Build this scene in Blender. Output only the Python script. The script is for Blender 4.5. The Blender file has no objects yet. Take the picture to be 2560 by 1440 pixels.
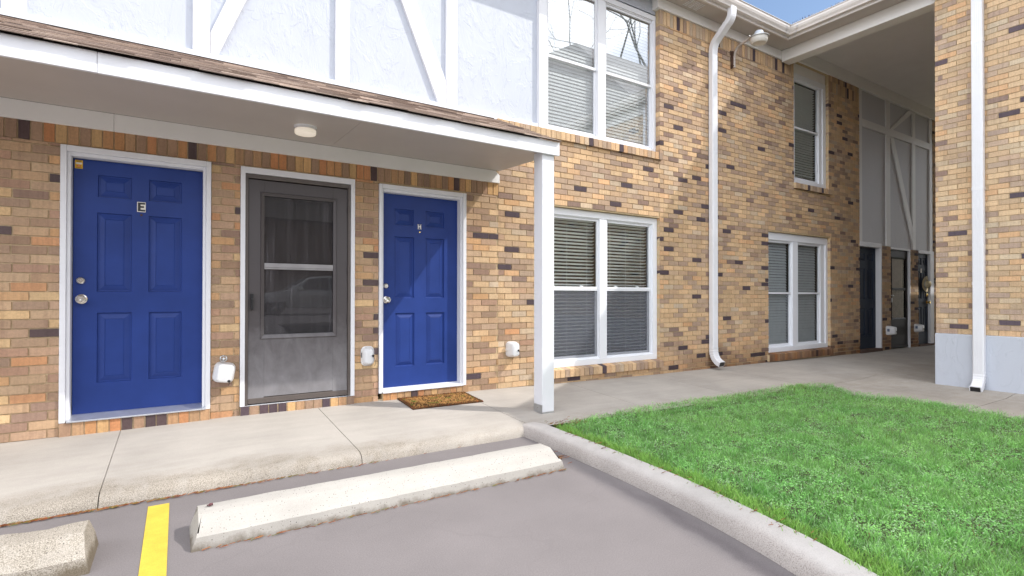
import bpy, bmesh, math, random
import numpy as np
from mathutils import Vector, Matrix, noise as mnoise
random.seed(7)
C = bpy.context.scene.collection
S = bpy.context.scene
R = math.radians

# ------------------------------------------------------------------ camera
cam_d = bpy.data.cameras.new("camera")
cam = bpy.data.objects.new("camera", cam_d)
C.objects.link(cam)
yaw, pit, rol = -0.5651, 0.0071, -0.0009
Ry = Matrix(((math.cos(yaw), -math.sin(yaw), 0), (math.sin(yaw), math.cos(yaw), 0), (0, 0, 1)))
Rp = Matrix(((1, 0, 0), (0, math.cos(pit), -math.sin(pit)), (0, math.sin(pit), math.cos(pit))))
Rr = Matrix(((math.cos(rol), 0, math.sin(rol)), (0, 1, 0), (-math.sin(rol), 0, math.cos(rol))))
M = Ry @ Rp @ Rr
right, fwd, up = M.col[0], M.col[1], M.col[2]
cam.matrix_world = Matrix((
    (right[0], up[0], -fwd[0], 0.0),
    (right[1], up[1], -fwd[1], -5.3),
    (right[2], up[2], -fwd[2], 1.23),
    (0, 0, 0, 1)))
cam_d.sensor_width = 36
cam_d.lens = 1316.3 / 2560 * 36
cam_d.shift_y = 10.73 / 2560
cam_d.clip_start = 0.05
cam_d.clip_end = 1000
S.camera = cam

# ------------------------------------------------------------------ sky, sun, exposure
SUN = Vector((-1.45, 1.0, -1.87)).normalized()
elev = math.asin(-SUN.z)
azim = math.atan2(-SUN.x, -SUN.y)
w = bpy.data.worlds.new("World")
S.world = w
w.use_nodes = True
nt = w.node_tree
for n in list(nt.nodes): nt.nodes.remove(n)
wo = nt.nodes.new('ShaderNodeOutputWorld')
bg = nt.nodes.new('ShaderNodeBackground')
sky = nt.nodes.new('ShaderNodeTexSky')
sky.sky_type = 'NISHITA'
sky.sun_disc = False
sky.sun_elevation = elev
sky.sun_rotation = azim
sky.air_density = 1.0
sky.dust_density = 0.6
sky.ozone_density = 1.0
bg.inputs['Strength'].default_value = 0.10
# thin bright cloud added to fill the shade, clear blue towards the north east
def wn(typ, **kw):
    n_ = nt.nodes.new(typ)
    for k_, v_ in kw.items(): setattr(n_, k_, v_)
    return n_
wtc = wn('ShaderNodeTexCoord')
wmap = wn('ShaderNodeMapping'); wmap.inputs['Scale'].default_value = (1, 1, 2.2)
nt.links.new(wtc.outputs['Generated'], wmap.inputs[0])
wno = wn('ShaderNodeTexNoise'); wno.inputs['Scale'].default_value = 2.1; wno.inputs['Detail'].default_value = 9; wno.inputs['Roughness'].default_value = .58
nt.links.new(wmap.outputs[0], wno.inputs['Vector'])
wr = wn('ShaderNodeValToRGB'); wr.color_ramp.elements[0].position = .30; wr.color_ramp.elements[1].position = .50
nt.links.new(wno.outputs[0], wr.inputs[0])
wdot = wn('ShaderNodeVectorMath', operation='DOT_PRODUCT'); wdot.inputs[1].default_value = (.775, .462, .43)
nt.links.new(wtc.outputs['Generated'], wdot.inputs[0])
wclear = wn('ShaderNodeMapRange', interpolation_type='SMOOTHSTEP')
wclear.inputs[1].default_value = .985; wclear.inputs[2].default_value = .60; wclear.inputs[3].default_value = 0; wclear.inputs[4].default_value = 1
nt.links.new(wdot.outputs['Value'], wclear.inputs[0])
wmul = wn('ShaderNodeMath', operation='MULTIPLY'); nt.links.new(wr.outputs[0], wmul.inputs[0]); nt.links.new(wclear.outputs[0], wmul.inputs[1])
wmix = wn('ShaderNodeMix', data_type='RGBA')
nt.links.new(wmul.outputs[0], wmix.inputs[0]); nt.links.new(sky.outputs[0], wmix.inputs[6])
CLOUD = 16.5
wmix.inputs[7].default_value = (CLOUD*.965, CLOUD*.985, CLOUD*1.03, 1)
nt.links.new(wmix.outputs[2], bg.inputs[0])
nt.links.new(bg.outputs[0], wo.inputs[0])
sl = bpy.data.lights.new("sun", 'SUN')
sl.energy = 2.1
sl.angle = R(0.5)
sl.color = (1.0, 0.955, 0.89)
so = bpy.data.objects.new("sun", sl)
C.objects.link(so)
so.rotation_euler = SUN.to_track_quat('-Z', 'Y').to_euler()
S.view_settings.view_transform = 'Standard'
S.view_settings.look = 'None'
S.view_settings.gamma = 1
S.view_settings.exposure = 0.80
try: S.view_settings.use_curve_mapping = False
except Exception: pass
S.cycles.max_bounces = 8
S.cycles.diffuse_bounces = 5
S.cycles.transparent_max_bounces = 12

# ------------------------------------------------------------------ helpers
def lin(c, k=1.0):
    return tuple(((v / 255 / 12.92) if v / 255 <= .04045 else ((v / 255 + .055) / 1.055) ** 2.4) * k for v in c)

class MB:
    def __init__(s): s.v, s.f, s.c, s.m = [], [], [], []
    def add(s, vs, fs, col=None, mat=0):
        o = len(s.v); s.v += [tuple(p) for p in vs]
        for f in fs:
            s.f.append(tuple(i + o for i in f)); s.c.append(col); s.m.append(mat)
    def box(s, x0, x1, y0, y1, z0, z1, col=None, mat=0):
        s.add([(x0,y0,z0),(x1,y0,z0),(x1,y1,z0),(x0,y1,z0),(x0,y0,z1),(x1,y0,z1),(x1,y1,z1),(x0,y1,z1)],
              [(0,3,2,1),(4,5,6,7),(0,1,5,4),(1,2,6,5),(2,3,7,6),(3,0,4,7)], col, mat)
    def hexa(s, p, col=None, mat=0):      # 8 points: bottom loop, top loop
        s.add(p, [(0,3,2,1),(4,5,6,7),(0,1,5,4),(1,2,6,5),(2,3,7,6),(3,0,4,7)], col, mat)
    def quad(s, a, b, c, d, col=None, mat=0): s.add([a,b,c,d], [(0,1,2,3)], col, mat)
    def prism(s, poly, ext, mat=0):       # poly: list of 3d points, ext: vector
        n = len(poly); e = Vector(ext)
        vs = [Vector(p) for p in poly] + [Vector(p) + e for p in poly]
        fs = [tuple(range(n - 1, -1, -1)), tuple(range(n, 2 * n))]
        fs += [(i, (i + 1) % n, n + (i + 1) % n, n + i) for i in range(n)]
        s.add(vs, fs, None, mat)
    def loft(s, rings, cap0=True, cap1=True, closed=True, mat=0):
        n = len(rings[0]); vs = [p for r in rings for p in r]; fs = []
        for k in range(len(rings) - 1):
            for i in range(n if closed else n - 1):
                j = (i + 1) % n
                fs.append((k*n + i, k*n + j, (k+1)*n + j, (k+1)*n + i))
        if cap0: fs.append(tuple(range(n - 1, -1, -1)))
        if cap1: fs.append(tuple((len(rings)-1)*n + i for i in range(n)))
        s.add(vs, fs, None, mat)
    def lathe(s, c, axis, prof, n=24, mat=0):   # prof: (r, h) along axis
        a = Vector(axis).normalized()
        u = a.orthogonal().normalized(); v = a.cross(u); c = Vector(c)
        s.loft([[c + a*h + (u*math.cos(t) + v*math.sin(t))*max(r, 1e-4) for t in [2*math.pi*i/n for i in range(n)]] for r, h in prof], mat=mat)
    def tube(s, pts, rad, n=8, mat=0):
        pts = [Vector(p) for p in pts]; rings = []
        rad = rad if isinstance(rad, (list, tuple)) else [rad]*len(pts)
        d0 = (pts[1] - pts[0]).normalized(); u = d0.orthogonal().normalized()
        for i, p in enumerate(pts):
            d = (pts[min(i+1, len(pts)-1)] - pts[max(i-1, 0)]).normalized()
            u = (u - d*u.dot(d)).normalized(); v = d.cross(u)
            rings.append([p + (u*math.cos(t) + v*math.sin(t))*rad[i] for t in [2*math.pi*k/n for k in range(n)]])
        s.loft(rings, mat=mat)
    def build(s, name, mat, parent=None, smooth=False, bevel=0, seg=2, recalc=True, sharp=35):
        me = bpy.data.meshes.new(name)
        loc = Vector((0, 0, 0))
        p = parent
        while p is not None: loc += Vector(p.location); p = p.parent
        me.from_pydata([(x-loc.x, y-loc.y, z-loc.z) for x, y, z in s.v], [], s.f)
        for m in (mat if isinstance(mat, (list, tuple)) else [mat]): me.materials.append(m)
        if any(s.m): me.polygons.foreach_set('material_index', s.m)
        if any(c is not None for c in s.c):
            at = me.color_attributes.new('Col', 'FLOAT_COLOR', 'CORNER')
            arr = []
            for f, c in zip(s.f, s.c):
                cc = tuple(c if c is not None else (1, 1, 1)) + (1.0,)
                arr += list(cc) * len(f)
            at.data.foreach_set('color', arr)
        if recalc:
            b = bmesh.new(); b.from_mesh(me)
            bmesh.ops.recalc_face_normals(b, faces=b.faces[:]); b.to_mesh(me); b.free()
        o = bpy.data.objects.new(name, me); C.objects.link(o)
        if parent: o.parent = parent
        if smooth:
            me.polygons.foreach_set('use_smooth', [True]*len(me.polygons))
            try: me.set_sharp_from_angle(angle=R(sharp))
            except Exception: pass
        if bevel:
            bm = o.modifiers.new('bevel', 'BEVEL'); bm.width = bevel; bm.segments = seg
            bm.limit_method = 'ANGLE'; bm.angle_limit = R(40)
        return o

def tag(o, label=None, cat=None, group=None, kind=None):
    if label: o['label'] = label
    if cat: o['category'] = cat
    if group: o['group'] = group
    if kind: o['kind'] = kind
    return o
def thing(name, label, cat, loc=(0, 0, 0), group=None):
    o = bpy.data.objects.new(name, None); C.objects.link(o); o.location = loc
    o.empty_display_size = .1
    return tag(o, label, cat, group)
def copy_tree(o, parent=None):
    c = o.copy(); C.objects.link(c)
    if parent: c.parent = parent
    for ch in list(o.children): copy_tree(ch, c)
    return c

# ------------------------------------------------------------------ materials
def newmat(name):
    m = bpy.data.materials.new(name); m.use_nodes = True
    t = m.node_tree; b = t.nodes['Principled BSDF']
    return m, t, b
def N(t, typ, **kw):
    n = t.nodes.new(typ)
    for k, v in kw.items():
        if k.startswith('i_'):
            key = k[2:]
            key = int(key) if key.isdigit() else key.replace('_', ' ')
            n.inputs[key].default_value = v
        else: setattr(n, k, v)
    return n
def ramp(t, stops, interp='LINEAR'):
    n = t.nodes.new('ShaderNodeValToRGB'); n.color_ramp.interpolation = interp
    e = n.color_ramp.elements
    while len(e) < len(stops): e.new(.5)
    for el, (p, c) in zip(e, stops):
        el.position = p; el.color = (c if len(c) == 4 else tuple(c) + (1,)) if isinstance(c, tuple) else (c, c, c, 1)
    return n
def coords(t, scale=(1, 1, 1), rot=(0, 0, 0)):
    tc = t.nodes.new('ShaderNodeTexCoord'); mp = t.nodes.new('ShaderNodeMapping')
    mp.inputs['Scale'].default_value = scale; mp.inputs['Rotation'].default_value = rot
    t.links.new(tc.outputs['Object'], mp.inputs[0]); return mp.outputs[0]
def mixc(t, fac, a, b, mode='MIX'):
    n = t.nodes.new('ShaderNodeMix'); n.data_type = 'RGBA'; n.blend_type = mode
    for val, idx in ((fac, 0), (a, 6), (b, 7)):
        if hasattr(val, 'links'): t.links.new(val, n.inputs[idx])
        else: n.inputs[idx].default_value = val if idx == 0 else (tuple(val) + (1,) if len(val) == 3 else val)
    return n.outputs[2]
def bump(t, b, h, strength=.3, dist=.01):
    n = N(t, 'ShaderNodeBump'); n.inputs['Strength'].default_value = strength; n.inputs['Distance'].default_value = dist
    t.links.new(h, n.inputs['Height']); t.links.new(n.outputs[0], b.inputs['Normal']); return n
def noise_tex(t, vec, scale, detail=4, rough=.55, dist=0):
    n = N(t, 'ShaderNodeTexNoise'); n.inputs['Scale'].default_value = scale
    n.inputs['Detail'].default_value = detail; n.inputs['Roughness'].default_value = rough
    n.inputs['Distortion'].default_value = dist
    if vec: t.links.new(vec, n.inputs['Vector'])
    return n.outputs[0]
def simple(name, col, rough=.5, metal=0, var=.06, scale=6, bmp=0, bscale=60, spec=.5):
    m, t, b = newmat(name)
    v = coords(t)
    n = noise_tex(t, v, scale, 5)
    r = ramp(t, [(.3, tuple(c*(1-var) for c in col)), (.7, tuple(min(1, c*(1+var)) for c in col))])
    t.links.new(n, r.inputs[0]); t.links.new(r.outputs[0], b.inputs['Base Color'])
    b.inputs['Roughness'].default_value = rough; b.inputs['Metallic'].default_value = metal
    b.inputs['Specular IOR Level'].default_value = spec
    if bmp: bump(t, b, noise_tex(t, v, bscale, 4), bmp, .004)
    return m

def brick_mat():
    m, t, b = newmat('brick')
    a = N(t, 'ShaderNodeAttribute', attribute_name='Col')
    v = coords(t)
    n1 = noise_tex(t, v, 55, 5, .65)
    r1 = ramp(t, [(.25, (.80,)*3), (.75, (1.16,)*3)]); t.links.new(n1, r1.inputs[0])
    c = mixc(t, 1.0, a.outputs[0], r1.outputs[0], 'MULTIPLY')
    vs = coords(t, (34, 34, 1.6))                     # vertical wire-cut streaks and kiln flashing
    n2 = noise_tex(t, vs, 1.0, 4, .7)
    r2 = ramp(t, [(.36, (.70, .66, .68)), (.52, (1, 1, 1)), (.7, (1.06, 1.05, 1.02))]); t.links.new(n2, r2.inputs[0])
    c = mixc(t, .5, c, r2.outputs[0], 'MULTIPLY')
    n4 = noise_tex(t, v, 2.1, 3)
    r4 = ramp(t, [(.3, (.9, .88, .87)), (.7, (1.06, 1.05, 1.04))]); t.links.new(n4, r4.inputs[0])
    c = mixc(t, 1.0, c, r4.outputs[0], 'MULTIPLY')
    tcb = N(t, 'ShaderNodeTexCoord'); sxb = N(t, 'ShaderNodeSeparateXYZ'); t.links.new(tcb.outputs['Object'], sxb.inputs[0])
    zb_ = N(t, 'ShaderNodeMath', operation='MULTIPLY_ADD'); t.links.new(noise_tex(t, coords(t, (1, 1, .6)), 2.6, 6, .65), zb_.inputs[0]); zb_.inputs[1].default_value = -.8; t.links.new(sxb.outputs[2], zb_.inputs[2])
    m1 = N(t, 'ShaderNodeMapRange', interpolation_type='SMOOTHSTEP'); t.links.new(zb_.outputs[0], m1.inputs[0]); m1.inputs[1].default_value = .22; m1.inputs[2].default_value = -.35
    m2 = N(t, 'ShaderNodeMapRange'); t.links.new(sxb.outputs[0], m2.inputs[0]); m2.inputs[1].default_value = 5.2; m2.inputs[2].default_value = 7.2
    mm = N(t, 'ShaderNodeMath', operation='MULTIPLY'); t.links.new(m1.outputs[0], mm.inputs[0]); t.links.new(m2.outputs[0], mm.inputs[1])
    c = mixc(t, mm.outputs[0], c, mixc(t, 1, c, (.46, .37, .30), 'MULTIPLY'))   # damp, mildewed foot of the wall
    n3 = noise_tex(t, v, 240, 2)
    r3 = ramp(t, [(.70, 0.0), (.76, 1.0)]); t.links.new(n3, r3.inputs[0])
    c = mixc(t, r3.outputs[0], c, (.09, .05, .045))
    t.links.new(c, b.inputs['Base Color'])
    b.inputs['Roughness'].default_value = .85; b.inputs['Specular IOR Level'].default_value = .25
    bump(t, b, noise_tex(t, v, 130, 5, .7), .35, .004)
    return m
def mortar_mat():
    m, t, b = newmat('mortar')
    v = coords(t); n = noise_tex(t, v, 30, 5, .7)
    r = ramp(t, [(.3, (.46, .35, .21)), (.7, (.62, .49, .32))]); t.links.new(n, r.inputs[0])
    t.links.new(r.outputs[0], b.inputs['Base Color']); b.inputs['Roughness'].default_value = .95
    b.inputs['Specular IOR Level'].default_value = .1
    bump(t, b, noise_tex(t, v, 200, 3), .4, .003)
    return m
def stucco_mat(name, col):
    m, t, b = newmat(name)
    v = coords(t)
    vw = coords(t, (1, 1, .55), (0, R(32), 0))
    n1 = noise_tex(t, vw, 3.4, 7, .62, 1.1)              # trowel passes: flat plateaus with torn edges
    r1 = ramp(t, [(.35, 0.0), (.50, .32), (.512, .58), (.66, .42), (.85, .1)]); t.links.new(n1, r1.inputs[0])
    n2 = noise_tex(t, vw, 11, 6, .6, .8)
    r2 = ramp(t, [(.52, 0.0), (.60, .6), (.605, 1.0), (.75, .3)]); t.links.new(n2, r2.inputs[0])
    nm = noise_tex(t, v, 2.2, 3); rm = ramp(t, [(.42, 0.0), (.6, 1.0)]); t.links.new(nm, rm.inputs[0])
    mm = N(t, 'ShaderNodeMath', operation='MULTIPLY'); t.links.new(r2.outputs[0], mm.inputs[0]); t.links.new(rm.outputs[0], mm.inputs[1])
    mx = N(t, 'ShaderNodeMath', operation='MULTIPLY_ADD'); t.links.new(mm.outputs[0], mx.inputs[0]); mx.inputs[1].default_value = .55
    t.links.new(r1.outputs[0], mx.inputs[2])
    bump(t, b, mx.outputs[0], .6, .0085)
    n3 = noise_tex(t, v, 1.7, 4)
    r3 = ramp(t, [(.3, tuple(c*.96 for c in col)), (.7, col)]); t.links.new(n3, r3.inputs[0])
    t.links.new(r3.outputs[0], b.inputs['Base Color']); b.inputs['Roughness'].default_value = .5
    return m
def paint_mat(name, col, rough=.45, dirt=.12):
    m, t, b = newmat(name)
    v = coords(t)
    n = noise_tex(t, v, 2.3, 6, .6); r = ramp(t, [(.35, tuple(c*(1-dirt*.5) for c in col)), (.65, col)]); t.links.new(n, r.inputs[0])
    n2 = noise_tex(t, v, 75, 3); r2 = ramp(t, [(.74, 0.0), (.80, dirt*2.2)]); t.links.new(n2, r2.inputs[0])
    c = mixc(t, r2.outputs[0], r.outputs[0], tuple(k*.45 for k in col))
    t.links.new(c, b.inputs['Base Color']); b.inputs['Roughness'].default_value = rough
    bump(t, b, noise_tex(t, coords(t, (60, 60, 8)), 1, 3), .12, .002)
    return m
def concrete_mat(name, col, edge=False, pores=0., rough=.9, stain=0.):
    m, t, b = newmat(name)
    v = coords(t)
    n = noise_tex(t, v, 1.3, 7, .6); r = ramp(t, [(.32, tuple(c*.84 for c in col)), (.66, tuple(min(1, c*1.06) for c in col))]); t.links.new(n, r.inputs[0])
    n2 = noise_tex(t, coords(t, (1.2, 9, 1)), 1.5, 5, .6); r2 = ramp(t, [(.3, (.95, .945, .94)), (.7, (1.04, 1.04, 1.04))]); t.links.new(n2, r2.inputs[0])
    c = mixc(t, 1, r.outputs[0], r2.outputs[0], 'MULTIPLY')
    nf = noise_tex(t, v, 260, 2); rf = ramp(t, [(.3, (.90,)*3), (.7, (1.08,)*3)]); t.links.new(nf, rf.inputs[0])
    c = mixc(t, 1, c, rf.outputs[0], 'MULTIPLY')
    h = nf
    if edge:   # worn front lip: exposed stone and dark grime between the stones
        sx = N(t, 'ShaderNodeSeparateXYZ'); tc = N(t, 'ShaderNodeTexCoord'); t.links.new(tc.outputs['Object'], sx.inputs[0])
        yn = N(t, 'ShaderNodeMath', operation='MULTIPLY_ADD'); t.links.new(noise_tex(t, v, 3.2, 5, .6), yn.inputs[0]); yn.inputs[1].default_value = .42
        t.links.new(sx.outputs[1], yn.inputs[2])
        mr = N(t, 'ShaderNodeMapRange'); t.links.new(yn.outputs[0], mr.inputs[0])
        mr.inputs[1].default_value = -.90; mr.inputs[2].default_value = -1.22; mr.inputs[3].default_value = 0; mr.inputs[4].default_value = 1
        xr = N(t, 'ShaderNodeMapRange'); t.links.new(sx.outputs[0], xr.inputs[0])
        xr.inputs[1].default_value = 2.6; xr.inputs[2].default_value = .2; xr.inputs[3].default_value = .35; xr.inputs[4].default_value = 1
        mu = N(t, 'ShaderNodeMath', operation='MULTIPLY'); t.links.new(mr.outputs[0], mu.inputs[0]); t.links.new(xr.outputs[0], mu.inputs[1])
        vo = N(t, 'ShaderNodeTexVoronoi'); vo.inputs['Scale'].default_value = 210; t.links.new(v, vo.inputs['Vector'])
        rv = ramp(t, [(.15, (1.1, 1.08, 1.04)), (.5, (.74, .71, .66)), (.8, (.50, .47, .42))]); t.links.new(vo.outputs['Distance'], rv.inputs[0])
        c2 = mixc(t, 1, c, rv.outputs[0], 'MULTIPLY')
        n5 = noise_tex(t, v, 5, 5, .7); r5 = ramp(t, [(.4, 0.0), (.62, 1.0)]); t.links.new(n5, r5.inputs[0])
        mu2 = N(t, 'ShaderNodeMath', operation='MULTIPLY'); t.links.new(mu.outputs[0], mu2.inputs[0]); t.links.new(r5.outputs[0], mu2.inputs[1])
        mu3 = N(t, 'ShaderNodeMath', operation='MULTIPLY_ADD'); t.links.new(mu.outputs[0], mu3.inputs[0]); mu3.inputs[1].default_value = .75; t.links.new(mu2.outputs[0], mu3.inputs[2]); mu3.use_clamp = True
        c = mixc(t, mu3.outputs[0], c, c2)
    if pores:
        vo = N(t, 'ShaderNodeTexVoronoi'); vo.inputs['Scale'].default_value = 75; t.links.new(v, vo.inputs['Vector'])
        sc = N(t, 'ShaderNodeSeparateColor'); t.links.new(vo.outputs['Color'], sc.inputs[0])
        th = N(t, 'ShaderNodeMath', operation='MULTIPLY'); t.links.new(sc.outputs[0], th.inputs[0]); th.inputs[1].default_value = pores
        lt = N(t, 'ShaderNodeMath', operation='LESS_THAN'); t.links.new(vo.outputs['Distance'], lt.inputs[0]); t.links.new(th.outputs[0], lt.inputs[1])
        c = mixc(t, lt.outputs[0], c, (.06, .05, .045))
        tc = N(t, 'ShaderNodeTexCoord'); sx = N(t, 'ShaderNodeSeparateXYZ'); t.links.new(tc.outputs['Object'], sx.inputs[0])
        zz = N(t, 'ShaderNodeMath', operation='MULTIPLY_ADD'); t.links.new(noise_tex(t, v, 6, 6, .7), zz.inputs[0]); zz.inputs[1].default_value = -.16; t.links.new(sx.outputs[2], zz.inputs[2])
        mr = N(t, 'ShaderNodeMapRange'); t.links.new(zz.outputs[0], mr.inputs[0]); mr.inputs[1].default_value = -.045 + stain; mr.inputs[2].default_value = -.085 + stain
        mr.inputs[3].default_value = 0; mr.inputs[4].default_value = .75
        c = mixc(t, mr.outputs[0], c, (.10, .075, .045))
    t.links.new(c, b.inputs['Base Color']); b.inputs['Roughness'].default_value = rough
    b.inputs['Specular IOR Level'].default_value = .25
    bump(t, b, h, .25, .003)
    return m
def line_mat():
    m, t, b = newmat('yellow_line_paint')
    v = coords(t)
    n = noise_tex(t, v, 9, 5, .6); r = ramp(t, [(.3, (.50, .37, .04)), (.7, (.62, .47, .055))]); t.links.new(n, r.inputs[0])
    n2 = noise_tex(t, coords(t, (1, 2.4, 1)), 55, 6, .75); r2 = ramp(t, [(.60, 0.0), (.68, .8)]); t.links.new(n2, r2.inputs[0])
    n3 = noise_tex(t, v, 190, 3, .7); r3 = ramp(t, [(.36, .55), (.46, 0.0)]); t.links.new(n3, r3.inputs[0])
    c = mixc(t, r2.outputs[0], r.outputs[0], (.30, .22, .06)); c = mixc(t, r3.outputs[0], c, (.33, .25, .05))
    t.links.new(c, b.inputs['Base Color']); b.inputs['Roughness'].default_value = .8
    bump(t, b, n3, .5, .003); return m
def kerb_mat():
    m, t, b = newmat('kerb_concrete')
    v = coords(t); col = (.50, .472, .448)
    n = noise_tex(t, v, 2.0, 7, .62); r = ramp(t, [(.32, tuple(c*.84 for c in col)), (.66, tuple(c*1.06 for c in col))]); t.links.new(n, r.inputs[0])
    nf = noise_tex(t, v, 190, 3, .7); rf = ramp(t, [(.36, (.66,)*3), (.5, (1, 1, 1)), (.7, (1.08,)*3)]); t.links.new(nf, rf.inputs[0])
    tc = N(t, 'ShaderNodeTexCoord'); sx = N(t, 'ShaderNodeSeparateXYZ'); t.links.new(tc.outputs['Object'], sx.inputs[0])
    zz = N(t, 'ShaderNodeMath', operation='MULTIPLY_ADD'); t.links.new(noise_tex(t, v, 5, 7, .7), zz.inputs[0]); zz.inputs[1].default_value = .075; t.links.new(sx.outputs[2], zz.inputs[2])
    mr = N(t, 'ShaderNodeMapRange'); t.links.new(zz.outputs[0], mr.inputs[0]); mr.inputs[1].default_value = .142; mr.inputs[2].default_value = .105
    c = mixc(t, .35, r.outputs[0], rf.outputs[0], 'MULTIPLY')
    cw = mixc(t, 1, c, rf.outputs[0], 'MULTIPLY'); cw = mixc(t, 1, cw, (.86, .83, .82), 'MULTIPLY')
    c = mixc(t, mr.outputs[0], c, cw)
    t.links.new(c, b.inputs['Base Color']); b.inputs['Roughness'].default_value = .9; b.inputs['Specular IOR Level'].default_value = .2
    bump(t, b, nf, .5, .005)
    return m
def asphalt_mat():
    m, t, b = newmat('asphalt')
    v = coords(t); col = (.188, .170, .170)
    n = noise_tex(t, v, .9, 7, .62); r = ramp(t, [(.3, tuple(c*.86 for c in col)), (.7, tuple(c*1.10 for c in col))]); t.links.new(n, r.inputs[0])
    n2 = noise_tex(t, v, 150, 3, .6); r2 = ramp(t, [(.3, (.86,)*3), (.7, (1.12,)*3)]); t.links.new(n2, r2.inputs[0])
    c = mixc(t, 1, r.outputs[0], r2.outputs[0], 'MULTIPLY')
    n3 = noise_tex(t, coords(t, (1, 1, 1)), 7, 8, .75); r3 = ramp(t, [(.62, 0.0), (.76, .45)]); t.links.new(n3, r3.inputs[0])
    c = mixc(t, r3.outputs[0], c, (.10, .088, .092))
    n7 = noise_tex(t, v, 420, 2, .6); r7 = ramp(t, [(.34, (.72,)*3), (.5, (1, 1, 1)), (.66, (1.16,)*3)]); t.links.new(n7, r7.inputs[0])
    c = mixc(t, .8, c, r7.outputs[0], 'MULTIPLY')
    n8 = noise_tex(t, coords(t, (9, 2.2, 1), (0, 0, R(20))), 3.2, 6, .7); r8 = ramp(t, [(.66, 0.0), (.70, .35)]); t.links.new(n8, r8.inputs[0])
    c = mixc(t, r8.outputs[0], c, (.11, .098, .10))
    # fine cracks
    vo = N(t, 'ShaderNodeTexVoronoi', feature='DISTANCE_TO_EDGE'); vo.inputs['Scale'].default_value = .55
    wn = N(t, 'ShaderNodeTexNoise'); wn.inputs['Scale'].default_value = 3; t.links.new(v, wn.inputs['Vector'])
    ad = N(t, 'ShaderNodeVectorMath', operation='MULTIPLY_ADD'); t.links.new(wn.outputs['Color'], ad.inputs[0]); ad.inputs[1].default_value = (.5, .5, .5); t.links.new(v, ad.inputs[2])
    t.links.new(ad.outputs[0], vo.inputs['Vector'])
    lt = N(t, 'ShaderNodeMath', operation='LESS_THAN'); t.links.new(vo.outputs[0], lt.inputs[0]); lt.inputs[1].default_value = .0035
    m5 = N(t, 'ShaderNodeMath', operation='MULTIPLY'); t.links.new(lt.outputs[0], m5.inputs[0]); m5.inputs[1].default_value = .08
    c = mixc(t, m5.outputs[0], c, (.09, .08, .08))
    tc = N(t, 'ShaderNodeTexCoord'); sx = N(t, 'ShaderNodeSeparateXYZ'); t.links.new(tc.outputs['Object'], sx.inputs[0])
    y2 = N(t, 'ShaderNodeMath', operation='ADD'); t.links.new(sx.outputs[1], y2.inputs[0]); y2.inputs[1].default_value = 2.2
    sq = N(t, 'ShaderNodeMath', operation='MULTIPLY'); t.links.new(y2.outputs[0], sq.inputs[0]); t.links.new(y2.outputs[0], sq.inputs[1])
    fx = N(t, 'ShaderNodeMath', operation='MULTIPLY_ADD'); t.links.new(sq.outputs[0], fx.inputs[0]); fx.inputs[1].default_value = .075; t.links.new(sx.outputs[0], fx.inputs[2])
    fn = N(t, 'ShaderNodeMath', operation='MULTIPLY_ADD'); t.links.new(noise_tex(t, coords(t, (2.2, 2.2, 1)), 1.5, 6, .65), fn.inputs[0]); fn.inputs[1].default_value = .22; t.links.new(fx.outputs[0], fn.inputs[2])
    ra = ramp(t, [(.52, 0.0), (.62, .45), (.74, .6), (.92, .2)]); mr = N(t, 'ShaderNodeMapRange'); t.links.new(fn.outputs[0], mr.inputs[0]); mr.inputs[1].default_value = 2.30; mr.inputs[2].default_value = 2.66
    t.links.new(mr.outputs[0], ra.inputs[0])
    yr = N(t, 'ShaderNodeMapRange'); t.links.new(sx.outputs[1], yr.inputs[0]); yr.inputs[1].default_value = -2.2; yr.inputs[2].default_value = -3.2
    mb_ = N(t, 'ShaderNodeMath', operation='MULTIPLY'); t.links.new(ra.outputs[0], mb_.inputs[0]); t.links.new(yr.outputs[0], mb_.inputs[1])
    c = mixc(t, mb_.outputs[0], c, mixc(t, 1, c, (.56, .53, .56), 'MULTIPLY'))   # tyre-scuffed band beside the kerb
    t.links.new(c, b.inputs['Base Color']); b.inputs['Roughness'].default_value = .8; b.inputs['Specular IOR Level'].default_value = .3
    bump(t, b, n2, .35, .003)
    return m
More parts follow.
